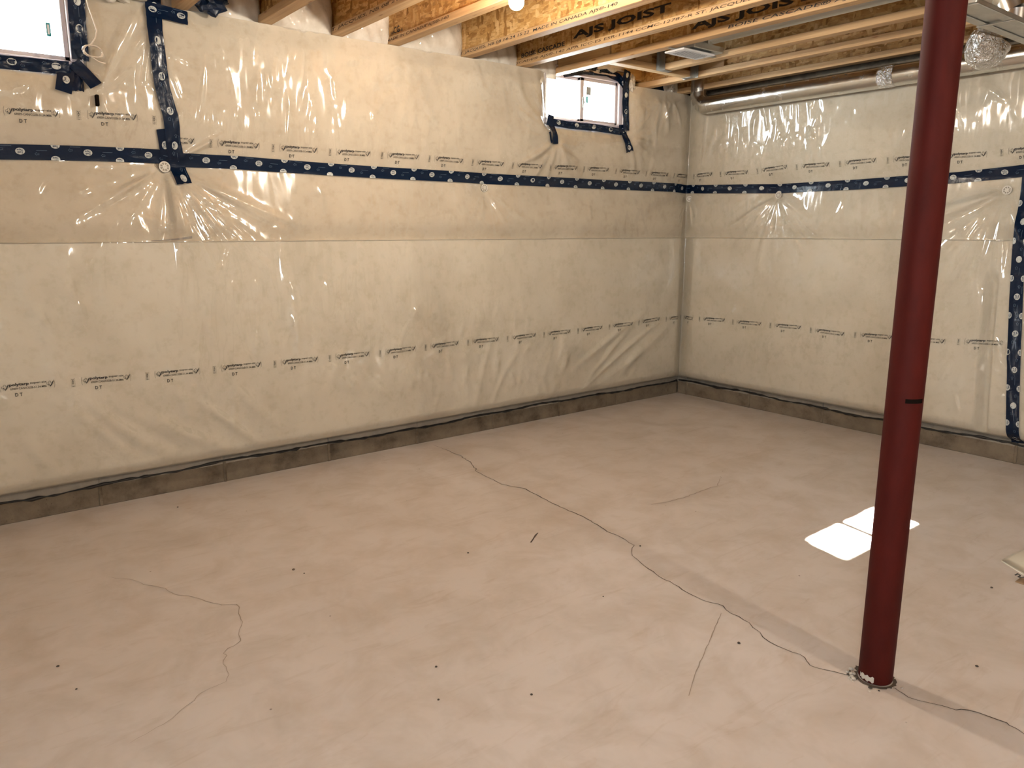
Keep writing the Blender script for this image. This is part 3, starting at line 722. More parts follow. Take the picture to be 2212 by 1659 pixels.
def tape(name, label, path, width=0.06, lift=0.0035, seed=0, crumple=0.0, phase=0.0, surf=None, logos=True, group=None, vflip=True, ragged=0.0, period=0.255, halves=False):
    """path: list of (s, z) wall points along the centre line"""
    P = np.array(path, float); seg = np.hypot(*(P[1:] - P[:-1]).T); cum = np.concatenate([[0], np.cumsum(seg)]); L = cum[-1]
    r = np.random.default_rng(seed); nu = max(3, int(L / 0.010) + 1); nv = 7
    us = np.linspace(0, L, nu); vs = np.linspace(-width / 2, width / 2, nv)
    cs = np.interp(us, cum, P[:, 0]); cz = np.interp(us, cum, P[:, 1])
    ds = np.gradient(cs, us); dz = np.gradient(cz, us); ln = np.hypot(ds, dz); ds /= ln; dz /= ln
    for _ in range(3):
        ds[1:-1] = (ds[:-2] + ds[1:-1] + ds[2:]) / 3; dz[1:-1] = (dz[:-2] + dz[1:-1] + dz[2:]) / 3
    cr = r.normal(0, 1, (nu, nv)); 
    for _ in range(2): cr[1:-1] = (cr[:-2] + cr[1:-1] + cr[2:]) / 3
    def uvpos(u, v, ex):
        u = np.asarray(u, float); v = np.asarray(v, float)
        a = np.interp(u, us, cs); b = np.interp(u, us, cz); c = np.interp(u, us, ds); d = np.interp(u, us, dz)
        s = a - d * v; z = b + c * v
        iu = np.clip(u / L * (nu - 1), 0, nu - 1.001); iv = np.clip((v / width + .5) * (nv - 1), 0, nv - 1.001); i = iu.astype(int); j = iv.astype(int); fu = iu - i; fv = iv - j
        cc = (cr[i, j] * (1 - fu) + cr[i + 1, j] * fu) * (1 - fv) + (cr[i, j + 1] * (1 - fu) + cr[i + 1, j + 1] * fu) * fv
        off = lift + crumple * cc + ex
        if surf is not None: return surf(s, z, off)
        return wallpt(s, z, Dat(s, z) + off)
    U, Vv = np.meshgrid(us, vs, indexing='ij')
    if ragged: 
        U = U.copy(); U[-1] += r.normal(0, ragged, nv); U[-1] = np.clip(U[-1], us[-2] + .001, None)
    Q = uvpos(U, Vv, 0.0).reshape(-1, 3); Fc = [(i * nv + j, (i + 1) * nv + j, (i + 1) * nv + j + 1, i * nv + j + 1) for i in range(nu - 1) for j in range(nv - 1)]
    o = obj(name, Q, Fc, M['tape'], None, True); tag(o, label, 'tape', group)
    if logos:
        ovs = []; txs = []; pal = []
        u = phase
        while u < L - 0.005:
            for (uu, vv) in ((u, 0.004), (u + period / 2, -width / 2 + 0.004), (u + period / 2 + 0.004, width / 2 - 0.001))[:3 if halves else 1]:
                if 0.019 < uu < L - 0.019:
                    a, b = logo_parts(uu, vv, width, flip=vflip); ovs.append(a); txs.append(b)
            for (uu, vv) in ((u + period * .25, -0.006), (u + period * .75, 0.012)):
                if 0.02 < uu < L - 0.02:
                    v_, f_ = stroke2([(uu - .012, vv), (uu - .005, vv + .006), (uu - .005, vv + .003), (uu + .004, vv + .003), (uu + .004, vv - .003), (uu - .005, vv - .003), (uu - .005, vv - .006)], .0011, True); pal.append((v_, f_))
                    pal.append((np.array([(uu - .005, vv + .011), (uu + .035, vv + .011), (uu + .035, vv + .012), (uu - .005, vv + .012)]) + [0.0, 0.002], [(0, 1, 2, 3)]))
            u += period
        for (ov, of), (tv, tf) in zip(ovs, txs):
            q_ = obj('logo_oval', uvpos(ov[:, 0], ov[:, 1], 0.0008), of, M['white_print'], o)
            if tf:
                us_ = sorted({i for f in tf for i in f}); rm = {a: k for k, a in enumerate(us_)}
                tag(obj('logo_lettering', uvpos(tv[us_, 0], tv[us_, 1], 0.0014), [tuple(rm[i] for i in f) for f in tf], M['navy_print'], q_), kind='stuff')
        if pal:
            v_, f_ = merge2(pal); tag(obj('arrow_print', uvpos(v_[:, 0], v_[:, 1], 0.0009), f_, M['pale_print'], o), kind='stuff')
    return o

def mids(*L, f=sA): return [f(x, (a + b) / 2) for x, a, b in L]
hp = [(-6.5, 1.655)] + mids((-60, 308, 342), (0, 310, 343), (150, 314, 345), (351, 322.5, 349), (405, 331, 358), (520, 337, 364), (700, 352, 376), (850, 362, 385), (1000, 370, 393), (1100, 377, 398), (1320, 389, 408), (1460, 396, 413.5))
hp[1:] = sorted(hp[1:])
hb = mids((1500, 401, 416), (1670, 399, 415), (1850, 388, 408), (1960, 379, 401.6), (2060, 373, 394), (2140, 365, 385), (2212, 358, 376), f=sB) + [(4.1, 1.60)]
tape('seam_tape', 'long horizontal blue tape across both walls with white oval logos', hp + [(-0.02, (hp[-1][1] + hb[0][1]) / 2), (0.03, (hp[-1][1] + hb[0][1]) / 2)] + hb, 0.062, seed=1, phase=0.06, halves=True)
vp = [(-3.822, 2.33)] + [sA(*q) for q in [(333, 30), (333, 64), (341, 128), (350, 189), (368, 250), (377, 304), (392, 355), (401, 397)]]
tape('seam_tape', 'upright wrinkled blue tape crossing the horizontal tape', vp, 0.066, 0.008, seed=2, crumple=0.002, phase=0.04, ragged=0.003, period=0.15)
tape('seam_tape', 'short blue tape flap tucked left of the tape crossing', [sA(350, 278), sA(367, 340)], 0.045, 0.0055, seed=3, phase=0.07, period=.3)
tape('seam_tape', 'short blue tape strip sticking sideways off the top of the upright tape', [sA(314, 18), sA(360, 28), sA(405, 40)], 0.062, 0.014, seed=4, crumple=0.002, phase=0.03, ragged=0.004, period=.12)
tape('seam_tape', 'upright blue tape on the right wall at the picture edge', [(2.345, 1.60), (2.371, 1.25), (2.41, 0.75), (2.459, 0.125)], 0.064, 0.005, seed=5, crumple=0.0012, phase=0.05, period=0.2, halves=True)
# crumpled wad hanging below the joists
mbw = MB(); r9 = np.random.default_rng(12)
def wad(name, label, ctr, dims, seed, quads=9):
    r = np.random.default_rng(seed); t_o = None
    bm = bmesh.new(); bmesh.ops.create_icosphere(bm, subdivisions=3, radius=1.0)
    for v in bm.verts:
        n = v.co.normalized(); k = 1 + 0.22 * math.sin(7 * n.x + 3 * n.z + seed) * math.cos(6 * n.z - 2 * n.x) + r.normal(0, .07)
        v.co = Vector((ctr[0] + n.x * dims[0] * k, ctr[1] + n.y * dims[1] * k, ctr[2] + n.z * dims[2] * k))
    bm.verts.index_update(); V = [tuple(v.co) for v in bm.verts]; Fc = [[v.index for v in f.verts] for f in bm.faces]; bm.free()
    o = obj(name, V, Fc, M['tape']); tag(o, label, 'tape'); return o, V
p = sA(450, 6); wo, WV = wad('tape_wad', 'crumpled wad of blue tape beneath the first joist', (p[0], -0.115, p[1] + 0.005), (0.085, 0.03, 0.062), 3)
def oval_on(o, c, right, up, s=1.0):
    c = np.array(c); right = np.array(right); up = np.array(up); nrm = np.cross(right, up)
    (ov, of), (tv, tf) = logo_parts(0, 0, 1.0, flip=False)
    obj('logo_oval', [c + right * a * s + up * b * s + nrm * .001 for a, b in ov], of, M['white_print'], o); obj('logo_lettering', [c + right * a * s + up * b * s + nrm * .002 for a, b in tv], tf, M['navy_print'], o)
oval_on(wo, (p[0] - 0.01, -0.152, p[1] + 0.025), (.9, 0, -.3), (.3, 0, .9)); oval_on(wo, (p[0] + 0.035, -0.152, p[1] + 0.03), (.8, 0, .5), (-.5, 0, .8), .9)

# ------------------------------------------------------------------ windows
def window(name, Wn, label, panes=True):
    x0, x1, z0, z1 = Wn; root = empty(name, (x0, 0, z0)); tag(root, label, kind='structure')
    def part(nm, mbx, mat): 
        o = mbx.build(nm, mat, root); o.matrix_parent_inverse = Matrix.Translation((-x0, 0, -z0)); return o
    fwd, yb = -0.012, 0.075; t = 0.030
    b = MB(); b.box(x0, x1, fwd, yb, z0, z0 + t, .003); b.box(x0, x1, fwd, yb, z1 - t, z1, .003); b.box(x0, x0 + t, fwd, yb, z0, z1, .003); b.box(x1 - t, x1, fwd, yb, z0, z1, .003)
    part('frame', b, M['vinyl'])
    xm = (x0 + x1) / 2
    for k, (a, c, yo) in enumerate(((x0 + t, xm + 0.020, 0.038), (xm - 0.020, x1 - t, 0.008))):
        st = 0.020; b = MB(); zl, zh = z0 + t, z1 - t; sl = st if k == 0 else .034; sr = .034 if k == 0 else st
        b.box(a, c, yo, yo + .028, zl, zl + st, .002); b.box(a, c, yo, yo + .028, zh - st, zh, .002); b.box(a, a + sl, yo, yo + .028, zl, zh, .002); b.box(c - sr, c, yo, yo + .028, zl, zh, .002)
        s_ = part('sash', b, M['vinyl'])
        g = MB().box(a + sl, c - sr, yo + .012, yo + .016, zl + st, zh - st); part('pane', g, M['glass'])
    return root, part
w1, part1 = window('window_1', W1, 'white sliding basement window near the corner, full of daylight')
w2, part2 = window('window_2', W2, 'white basement window at the upper left edge, full of daylight')
# stickers, latch and jamb liners
def flat(part, nm, x0, x1, z0, z1, y, mat): part(nm, MB().box(x0, x1, y - .0015, y, z0, z1), mat)
a = on_y(1267, 187, 0.018); flat(part1, 'sticker', a[0], a[0] + 0.042, a[2] - 0.052, a[2], 0.0195, M['grey_label'])
flat(part1, 'sticker', a[0], a[0] + 0.016, a[2] - 0.105, a[2] - 0.062, 0.0195, M['teal'])
xm1 = (W1[0] + W1[1]) / 2
part1('latch', MB().box(xm1 - .006, xm1 + .004, -.006, .008, 2.12, 2.19, .002).box(xm1 - .012, xm1 + .002, -.014, -.004, 2.145, 2.162, .002), M['grey_label'])
c0 = on_y(1200, 227, 0.05); ring = [(c0[0] + .034 * math.cos(k / 16 * 6.283), .044, c0[2] + .033 * math.sin(k / 16 * 6.283)) for k in range(17)]
part1('sticker_ring', MB().tube(ring, 0.0016, 5, False), M['grey_label'])
a = on_y(98, 48, 0.018); flat(part2, 'sticker', a[0], a[0] + 0.017, a[2] - 0.055, a[2], 0.0195, M['teal']); flat(part2, 'sticker', a[0] + .004, a[0] + 0.012, a[2] - 0.047, a[2] - .008, 0.0175, M['white_plastic'])
for part, Wn in ((part1, W1), (part2, W2)):
    x0, x1, z0, z1 = Wn
    part('jamb_liner', MB().box(x1, x1 + .012, -.05, .07, z0 - .012, z1 + .012, .002), M['vinyl']); part('jamb_liner', MB().box(x0 - .012, x0, -.035, .07, z0 - .012, z1 + .012, .002), M['vinyl'])
    part('sill_liner', MB().box(x0 - .01, x1 + .01, -.035, .07, z0 - .012, z0, .002), M['vinyl']); part('head_liner', MB().box(x0 - .01, x1 + .01, -.035, .07, z1, z1 + .012, .002), M['vinyl'])

# tapes round the windows (on planes just in front of the sheet)
def plane_surf(d): return lambda s, z, off: np.stack([np.asarray(s, float), np.full(np.shape(s), -d) - off, np.asarray(z, float)], -1)
Q = lambda L, d=0.06: [(lambda p: (p[0], p[2]))(on_y(x, y, -d)) for x, y in L]
tape('window_tape', 'blue tape running down the right jamb of the right window', Q([(1355, 153), (1352, 190), (1351, 225), (1353, 282)]), 0.062, 0.002, 11, 0.0035, 0.05, plane_surf(0.058), period=.11)
tape('window_tape', 'torn blue tape tail below the lower right corner of the right window', Q([(1352, 268), (1354, 300), (1358, 329)], .085), 0.060, 0.010, 12, 0.004, 0.04, None, ragged=.006, period=.12)
tape('window_tape', 'blue tape along the sill of the right window', Q([(1190, 263), (1230, 270), (1290, 276), (1350, 286)]), 0.045, 0.002, 13, 0.004, 0.07, plane_surf(0.055), period=.16)
tape('window_tape', 'blue tape tail below the lower left corner of the right window', Q([(1196, 268), (1197, 311)], .085), 0.055, 0.010, 14, 0.003, 0.105, None, period=.2)
tape('window_tape', 'small blue tape end left of the right window sill', Q([(1179, 258), (1192, 263)]), 0.068, 0.001, 15, 0.002, 0.2, plane_surf(0.075), logos=False)
tape('window_tape', 'sliver of folded blue tape beside the lower left tail', Q([(1183, 285), (1189, 309)], .085), 0.016, 0.010, 16, 0.003, 0.2, None, logos=False)
tape('window_tape', 'blue tape arching over the head of the right window', Q([(1215, 158), (1262, 151), (1310, 156), (1335, 168), (1352, 190)], 0.03), 0.055, 0.002, 17, 0.004, 0.06, plane_surf(0.032), period=.13)
tape('window_tape', 'short upright blue tape by the lit joist', Q([(1354, 153), (1349, 176)]), 0.064, 0.003, 18, 0.002, 0.03, plane_surf(0.066), period=.1)
tape('window_tape', 'dark blue tape patch between the lit joist and the corner', Q([(1388, 203), (1432, 189)], 0.05), 0.05, 0.002, 19, 0.003, 0.2, plane_surf(0.052), logos=False)
tape('window_tape', 'shiny crinkled blue tape down the right side of the left window', Q([(163, -25), (166, 30), (170, 80), (174, 130)]), 0.066, 0.002, 21, 0.005, 0.05, plane_surf(0.06), period=.11)
tape('window_tape', 'blue tape along the sill of the left window', Q([(-220, 120), (-80, 128), (0, 133), (80, 141), (150, 148)]), 0.055, 0.002, 22, 0.004, 0.05, plane_surf(0.06), period=.16)
tape('window_tape', 'square blue tape tail hanging left below the left window corner', Q([(147, 138), (136, 199)], .085), 0.062, 0.012, 23, 0.002, 0.065, None, period=.3)
tape('window_tape', 'crumpled blue tape tail in the middle below the left window corner', Q([(166, 150), (168, 198)], .085), 0.046, 0.010, 24, 0.006, 0.2, None, logos=False, ragged=.004)
tape('window_tape', 'slanting blue tape tail hanging right below the left window corner', Q([(162, 132), (182, 154), (206, 187)], .085), 0.056, 0.015, 25, 0.002, 0.115, None, period=.3)

# ------------------------------------------------------------------ plastic washers pinning the sheet
def washer(s, z, label, r=0.024):
    aa = np.linspace(0, 6.283, 24); d = float(max(Dat(s + q * r * np.cos(aa), z + q * r * np.sin(aa)).max() for q in (0.3, 0.7, 1.0))) + 0.002; c = wallpt(np.array(s), z, np.array(d)); nrm = Vector((0, -1, 0)) if s < -0.02 else (Vector((-1, 0, 0)) if s > 0.1 else Vector((-.7, -.7, 0)))
    root = empty('insulation_fastener', tuple(c)); tag(root, label, 'fastener', 'round plastic washers pinning the sheet')
    a = nrm.orthogonal().normalized(); b = nrm.cross(a)
    rim = MB(); rim.lathe([(r, 0), (r, .003), (r * .78, .003), (r * .78, 0)], 28, ((0, 0, 0), nrm)).build('rim', M['washer'], root)
    MB().lathe([(r * .40, 0), (r * .40, .004), (r * .12, .004), (r * .12, .001), (0, .001)], 20, ((0, 0, 0), nrm)).build('hub', M['washer'], root)
    for k in range(8):
        an = k * math.pi / 4; t = a * math.cos(an) + b * math.sin(an); q = nrm.cross(t); v = []
        for h in (0, .0026):
            for rr, sg in ((.36, -1), (.82, -1), (.82, 1), (.36, 1)): v.append(t * r * rr + q * sg * r * .075 + nrm * h)
        obj('spoke', v, [(4, 5, 6, 7), (0, 1, 5, 4), (1, 2, 6, 5), (2, 3, 7, 6), (3, 0, 4, 7)], M['washer'], root)
    dk = MB().lathe([(r * .80, .0004), (0, .0004)], 20, ((0, 0, 0), nrm)); o = dk.build('backing', M['backing'], root)
washer(*FAST[0], 'round spoked plastic washer at the tape crossing', 0.0255)
washer(*FAST[1], 'round plastic washer under the middle of the long tape')
washer(*FAST[2], 'round plastic washer tucked in the room corner under the tape', 0.022)
washer(*FAST[3], 'round plastic washer where folds fan out on the right wall')
washer(*FAST[4], 'round plastic washer near the right picture edge')

# ------------------------------------------------------------------ joists
XJ = [-6.98, -6.57, -6.17, -5.76, -5.35, -4.945, -4.54, -4.13, -3.735, -3.335, -2.955, -2.62, -2.135, -1.715, -1.385, -0.93, -0.575, -0.185]
FWID, FH, JD = 0.064, 0.038, 0.241
def joist_meshes(y0, y1):
    bf = MB().box(0, FWID, y1, y0, 0, FH, .0025); tf = MB().box(0, FWID, y1, y0, JD - FH, JD, .0025); wb_ = MB().box(FWID / 2 - .005, FWID / 2 + .005, y1, y0, FH, JD - FH)
    return [(n, mesh_of(n, b.v, b.f, mt)) for n, b, mt in (('bottom_flange', bf, M['flange']), ('top_flange', tf, M['flange']), ('web', wb_, M['osb']))]
JM = joist_meshes(0.03, RY); JMt = joist_meshes(-0.515, RY)
JL = {-3.335: 'first clear strand board joist left of the sagging white pillow', -2.955: 'second I joist from the left in view, its flange stamped near the wall', -2.62: 'I joist just left of the lit bulb',
      -2.135: 'I joist behind the lit bulb, stamped MADE IN CANADA along its flange', -1.715: 'I joist with large black block letters on its web', -1.385: 'I joist left of the right window, carrying the white register',
      -0.93: 'cut I joist hung on the cross header by a metal hanger', -0.575: 'I joist sunlit beside the right window', -0.185: 'last I joist, directly above the shiny round duct'}
JO = {}
for x in XJ:
    root = empty('i_joist', (x, 0, JZ)); tag(root, JL.get(x, 'strand board I joist running overhead behind the camera view'), 'joist', 'floor joists overhead')
    parts = {}
    for n, me in (JMt if x == -0.93 else JM): parts[n] = link(n, me, root)
    JO[x] = (root, parts)
def jprint(x, where, body, y, z, h, wd=None, mat='brown_ink', bold=0.01, shear=0.15):
    """lettering on the left face of a joist, running from the wall into the room; y,z in joist space"""
    root, parts = JO[x]; g = text_geo(body, bold=bold, shear=shear); v, f = fit(g, 0, 0, wd, h)
    xx = -0.0012 if where == 'bottom_flange' else FWID / 2 - .0062
    tag(obj('stamped_lettering', [(xx, y - a, z + b) for a, b in v], f, M[mat], parts[where]), kind='stuff')
Zf = lambda px, py, x: on_x(px, py, x)
jprint(-2.955, 'bottom_flange', 'ST. JACQUES, NB 08 21 25 17', -0.02, .010, .019, .93); jprint(-2.62, 'bottom_flange', 'MADE IN CANADA AJS\u00ae-140', -0.03, .010, .019, 0.62)
jprint(-2.135, 'bottom_flange', 'ST. JACQUES, NB 08 14-24 15:22  MADE IN CANADA AJS\u00ae-140', -0.01, .009, .019, 1.30, 'ink')
jprint(-1.715, 'bottom_flange', 'SCADE\u00ae AJS\u00ae-140 APA ICC-ES ESR-1144 CCMC-12787-R ST. JACQUES, NB 08 14', -0.03, .010, .018, 1.95)
jprint(-1.385, 'bottom_flange', 'BOISE CASCADE\u00ae AJS\u00ae-140 \u2022APA', -1.36, .010, .021, 1.02, 'ink')
jprint(-1.715, 'web', 'BOISE CASCADE', -0.05, .052, .026, .40, 'ink', .03, 0); jprint(-1.715, 'web', 'AJS JOIST', -0.52, .064, .052, .72, 'ink', .035, 0)
jprint(-1.385, 'web', 'AJS JOIST', -1.10, .050, .052, .72, 'ink', .035, 0)
for k, (b_, hh) in enumerate((('EWP', .014), ('CG', .034), ('APA 0.5', .014))):
    jprint(-2.62, 'web', b_, -0.03 - k * 0.035, .055, hh, None, 'ink', .02, 0)
# web stiffener panels
root, parts = JO[-1.385]
MB().box(FWID / 2 - .018, FWID / 2 - .005, -0.50, 0.0, FH + .001, JD - FH - .001).build('web_stiffener', M['ply'], root)
root, parts = JO[-0.575]
MB().box(FWID / 2 - .018, FWID / 2 - .005, -0.72, -0.50, FH + .001, JD - FH - .001).build('web_stiffener', M['ply'], root)

# header across the window bay
hx0, hx1 = -1.385 + FWID + 0.002, -0.575 - 0.003
hd = empty('framing_header', (hx0, -0.47, JZ)); tag(hd, 'short cross header framing the bay over the right window', 'header')
Lh = hx1 - hx0
MB().box(0, Lh, -.032, .032, 0, FH, .0025).build('bottom_flange', M['header'], hd); MB().box(0, Lh, -.032, .032, JD - FH, JD, .0025).build('top_flange', M['header'], hd)
MB().box(0, Lh, -.005, .005, FH, JD - FH).build('web', M['osb'], hd); MB().box(Lh * .25, Lh * .45, -.018, -.005, FH + .001, JD - FH - .001).build('web_stiffener', M['header'], hd)
# joist hangers
def hanger(label, loc, rz):
    root = empty('joist_hanger', loc); root.rotation_euler = (0, 0, rz); tag(root, label, 'joist hanger')
    wd = FWID / 2 + .002
    MB().box(-wd, wd, -.05, 0, -.003, -.0005).build('seat', M['hangar'], root)
    for sg in (-1, 1):
        b = MB().box(min(sg * wd, sg * (wd + .002)), max(sg * wd, sg * (wd + .002)), -.05, 0, -.003, .16); b.build('side_strap', M['hangar'], root)
        MB().box(min(sg * wd, sg * (wd + .028)), max(sg * wd, sg * (wd + .028)), -.003, -.001, -.003, .20).build('nailing_flange', M['hangar'], root)
        MB().lathe([(0.004, 0), (0.003, .003), (0, .003)], 8, ((sg * (wd + .015), -.003, .03), (0, -1, 0))).build('nail', M['galv'], root)
hanger('metal joist hanger in the middle of the cross header', (-0.93 + FWID / 2, -0.503, JZ), 0)
hanger('metal joist hanger where the header meets the sunlit joist', (-0.577, -0.47, JZ), -math.pi / 2)

# rim board behind the insulation pillows
rb = MB().box(RX, 0.0, 0.0, 0.028, JZ + .047, SUB - .001).build('rim_board', M['osb']); 
tag(rb, 'strand board rim board closing the joist ends above the long wall', 'rim board')
# cut the rim board clear of the windows: separate short pieces left out where the frames rise
# insulation pillows between joist ends
def pillow(x0, x1, label, seed, depth=0.10, zt=None):
    r = np.random.default_rng(seed); n, k = 22, 16; V = []; Fc = []; z0, z1 = JZ - 0.03, (zt or SUB - .004)
    ph = r.uniform(0, 6, 4)
    for i in range(n + 1):
        for j in range(k + 1):
            u = -1 + 2 * i / n; v = -1 + 2 * j / k
            pr = max(0, (1 - abs(u) ** 3.2)) ** 0.45 * max(0, (1 - abs(v) ** 3.2)) ** 0.45
            d = depth * pr * (1 + 0.15 * math.sin(4 * u + ph[0]) * math.cos(3 * v + ph[1]) - .10 * math.exp(-((u - .2) / .08) ** 2)) - 0.006 * math.sin(14 * u + 6 * v + ph[2]) * pr
            V.append(((x0 + x1) / 2 + u * (x1 - x0) / 2, -0.003 - d, (z0 + z1) / 2 + v * (z1 - z0) / 2))
    for i in range(n):
        for j in range(k): a = i * (k + 1) + j; Fc.append((a, a + k + 1, a + k + 2, a + 1))
    nv = len(V)   # closed flat back
    edge = [i * (k + 1) for i in range(n + 1)] + [n * (k + 1) + j for j in range(1, k + 1)] + [i * (k + 1) + k for i in range(n - 1, -1, -1)] + [j for j in range(k - 1, 0, -1)]
    Fc.append(tuple(edge))
    o = obj('rim_insulation', V, Fc, M['pillow'], None, True); tag(o, label, 'insulation', 'poly wrapped insulation pillows between the joist ends'); return o
FW2 = FWID / 2
pl = [(-3.735, -3.335, 'white poly wrapped pillow left of the first visible joist', .075), (-3.335, -2.955, 'white poly wrapped pillow in the first joist bay, largest and glossiest', .085),
      (-2.955, -2.62, 'white poly wrapped pillow in the second joist bay', .07), (-2.62, -2.135, 'white poly wrapped pillow in the third joist bay', .085),
      (-2.135, -1.715, 'thin poly wrapped pillow in the bay behind the bulb', .05), (-1.715, -1.385, 'thin poly wrapped pillow in the bay left of the right window', .045)]
for k, (a, b, lab, dp) in enumerate(pl): pillow(a + FW2 + .008, b + FW2 - .008, lab, 30 + k, dp)
pillow(-4.13 + FW2 + .008, -3.735 + FW2 - .008, 'white poly wrapped pillow above the upright tape', 40, .07); pillow(-5.35 + FW2 + .008, -4.945 + FW2 - .008, 'white poly wrapped pillow left of the left window', 41, .07)
pillow(-0.575 + FW2 + .008, -0.185 + FW2 - .008, 'poly wrapped pillow in the last bay before the corner', 44, .05)
# crumpled clear plastic by the head of the right window
def crumple(name, label, ctr, dims, seed, mat):
    r = np.random.default_rng(seed); bm = bmesh.new(); bmesh.ops.create_icosphere(bm, subdivisions=4, radius=1.0); a = r.uniform(0, 6, 6)
    for v in bm.verts:
        n = v.co.normalized(); k = 1 + .18 * math.sin(9 * n.x + a[0] + 4 * n.z) + .14 * math.sin(13 * n.z + a[1] - 7 * n.x) + .08 * math.sin(21 * n.x + 17 * n.z + a[2])
        v.co = Vector((ctr[0] + n.x * dims[0] * k, ctr[1] + n.y * dims[1] * k, ctr[2] + n.z * dims[2] * k))
    bm.verts.index_update(); V = [tuple(v.co) for v in bm.verts]; Fc = [[v.index for v in f.verts] for f in bm.faces]; bm.free()
    o = obj(name, V, Fc, mat, None, True); tag(o, label, 'plastic'); return o
c = on_y(1365, 183, -0.05); crumple('plastic_bunch', 'bunched white plastic between the right window and the lit joist', (c[0], -.045, c[2] + .01), (0.028, .02, .06), 5, M['pillow'])
c = on_y(1320, 146, -0.03); crumple('plastic_bunch', 'bunched white plastic above the right window head', (c[0] - .02, -.03, c[2] + .01), (0.15, .02, .035), 6, M['pillow'])
c = on_y(1450, 190, -0.06); crumple('plastic_bunch', 'bunched clear plastic at the end of the last joist', (c[0], -.05, c[2] + .01), (0.03, .025, .045), 7, M['pillow'])
c = on_y(255, -8, -0.1); crumple('plastic_bunch', 'brownish plastic fold at the top left of the upright tape', (c[0], -.09, c[2] + .03), (0.10, .03, .05), 8, M['pillow'])

# ------------------------------------------------------------------ ducts
RD = 0.062
dx, dzc = -0.165, 2.192
dt = empty('round_duct', (dx, 0, dzc)); tag(dt, 'shiny round galvanised duct running along the right wall with an elbow at the corner', 'duct')
MB().tube([(0, -0.30, 0), (0, -1.62, 0)], RD, 28).build('pipe', M['galv'], dt).data.polygons.foreach_set('use_smooth', [True] * 30)
MB().tube([(0, -1.58, 0), (0, -4.2, 0)], RD * .97, 28).build('pipe', M['galv'], dt)
el = []
for k in range(5):
    an = k / 4 * math.pi / 2; R_ = 0.085
    el.append((0, -0.30 + R_ * math.sin(an) + 0.0, R_ - R_ * math.cos(an)))
for k in range(4):
    a_, b_ = Vector(el[k]), Vector(el[k + 1]); e = (b_ - a_) * .06
    auto_smooth(MB().tube([a_ - e, b_ + e], RD * (1.015 if k % 2 else 1.0), 28).build('elbow_gore', M['galv'], dt), 50)
MB().tube([(0, el[-1][1], el[-1][2]), (0, el[-1][1], el[-1][2] + .16)], RD, 28).build('riser', M['galv'], dt)
for y_ in (-0.305, -1.60): MB().tube([(0, y_ - .02, 0), (0, y_ + .02, 0)], RD * 1.02, 28).build('joint_band', M['galv'], dt)
for ch in dt.children: auto_smooth(ch, 50)
# crumpled foil joint on the pipe
MB().tube([(0, -1.60 - .045, 0), (0, -1.60 + .045, 0)], RD * 1.03, 24).build('foil_wrap', M['foil'], dt)
auto_smooth([c for c in dt.children if c.name.startswith('foil_wrap')][0], 50)

# flat duct in the register bay
bd = empty('bay_duct', (-1.11, -1.0, JZ + .098)); tag(bd, 'dull sheet metal duct tucked between two joists behind the register', 'duct')
auto_smooth(MB().tube([(0, -0.05, 0), (0, -6.5, 0)], 0.062, 24).build('pipe', M['galv_dull'], bd), 50)
b = MB(); b.box(-0.14, 0.12, -0.04, 0.12, -0.095, 0.02, .004); b.build('boot', M['galv_dull'], bd)
b = MB(); b.add([(-.05, -.06, -.07), (.10, -.06, -.07), (.10, -.02, -.05), (-.05, -.02, -.05), (-.05, -.06, -.045), (.10, -.06, -.045), (.10, -.02, -.04), (-.05, -.02, -.04)], [(0, 1, 2, 3), (4, 7, 6, 5), (0, 4, 5, 1), (1, 5, 6, 2), (2, 6, 7, 3), (3, 7, 4, 0)]); b.build('boot_flange', M['galv'], bd)
# white register
rg = empty('ceiling_register', (-1.19, -0.96, 2.288)); tag(rg, 'white louvred ceiling register hung under the joists near the right window', 'register')
MB().box(-.14, .14, -.07, .07, -.004, .006, .004).build('face_plate', M['plate'], rg)
for k in range(12):
    xk = -.095 + k * .0173; MB().box(xk - .0025, xk + .0025, -.045, .045, -.0052, -.0042).build('louvre_slot', M['slot'], rg)
for sx in (-.125, .125): MB().lathe([(.0045, 0), (.003, .002), (0, .002)], 8, ((sx, 0, -.004), (0, 0, -1))).build('screw', M['hangar'], rg)
MB().box(-.175, -.13, -.012, .012, .006, .010).build('hanger_strap', M['hangar'], rg); MB().box(.13, .20, -.03, -.005, .004, .009).build('hanger_strap', M['hangar'], rg)

# sheet metal plenum strip and takeoffs at the upper right
tr = empty('trunk_duct', (-1.9, -2.65, 2.05)); tag(tr, 'pale sheet metal trunk duct behind the top of the red column', 'duct')
MB().box(0, 1.70, -.10, .005, 0, .02, .004).build('body', M['galv_dull'], tr); MB().box(0, 1.70, -.022, .012, -.006, -.0005, .002).build('seam_strip', M['galv_dull'], tr); MB().box(0, 1.70, -.108, -.075, -.006, -.0005, .002).build('seam_strip', M['galv_dull'], tr)
MB().box(.30, .325, -.112, .016, -.009, -.0062, .001).build('joint_cleat', M['galv_dull'], tr)
for k, (tx, label) in enumerate(((0.50, 'round takeoff elbow on the trunk duct, left one'), (0.74, 'round takeoff elbow on the trunk duct, right one'))):
    t_ = empty('takeoff_elbow', (-1.9 + tx, -2.69, 2.075)); tag(t_, label, 'duct', 'takeoff elbows on the trunk')
    pts = [(0, 0, -.005), (0, 0, .045), (0, .02, .09), (0, .06, .125), (0, .11, .135)]
    for q, (a, b_) in enumerate(zip(pts[:-1], pts[1:])): auto_smooth(MB().tube([Vector(a) - (Vector(b_) - Vector(a)) * .05, b_], .052 * (1.02 if q % 2 else 1), 22).build('elbow_gore', M['galv'], t_), 50)
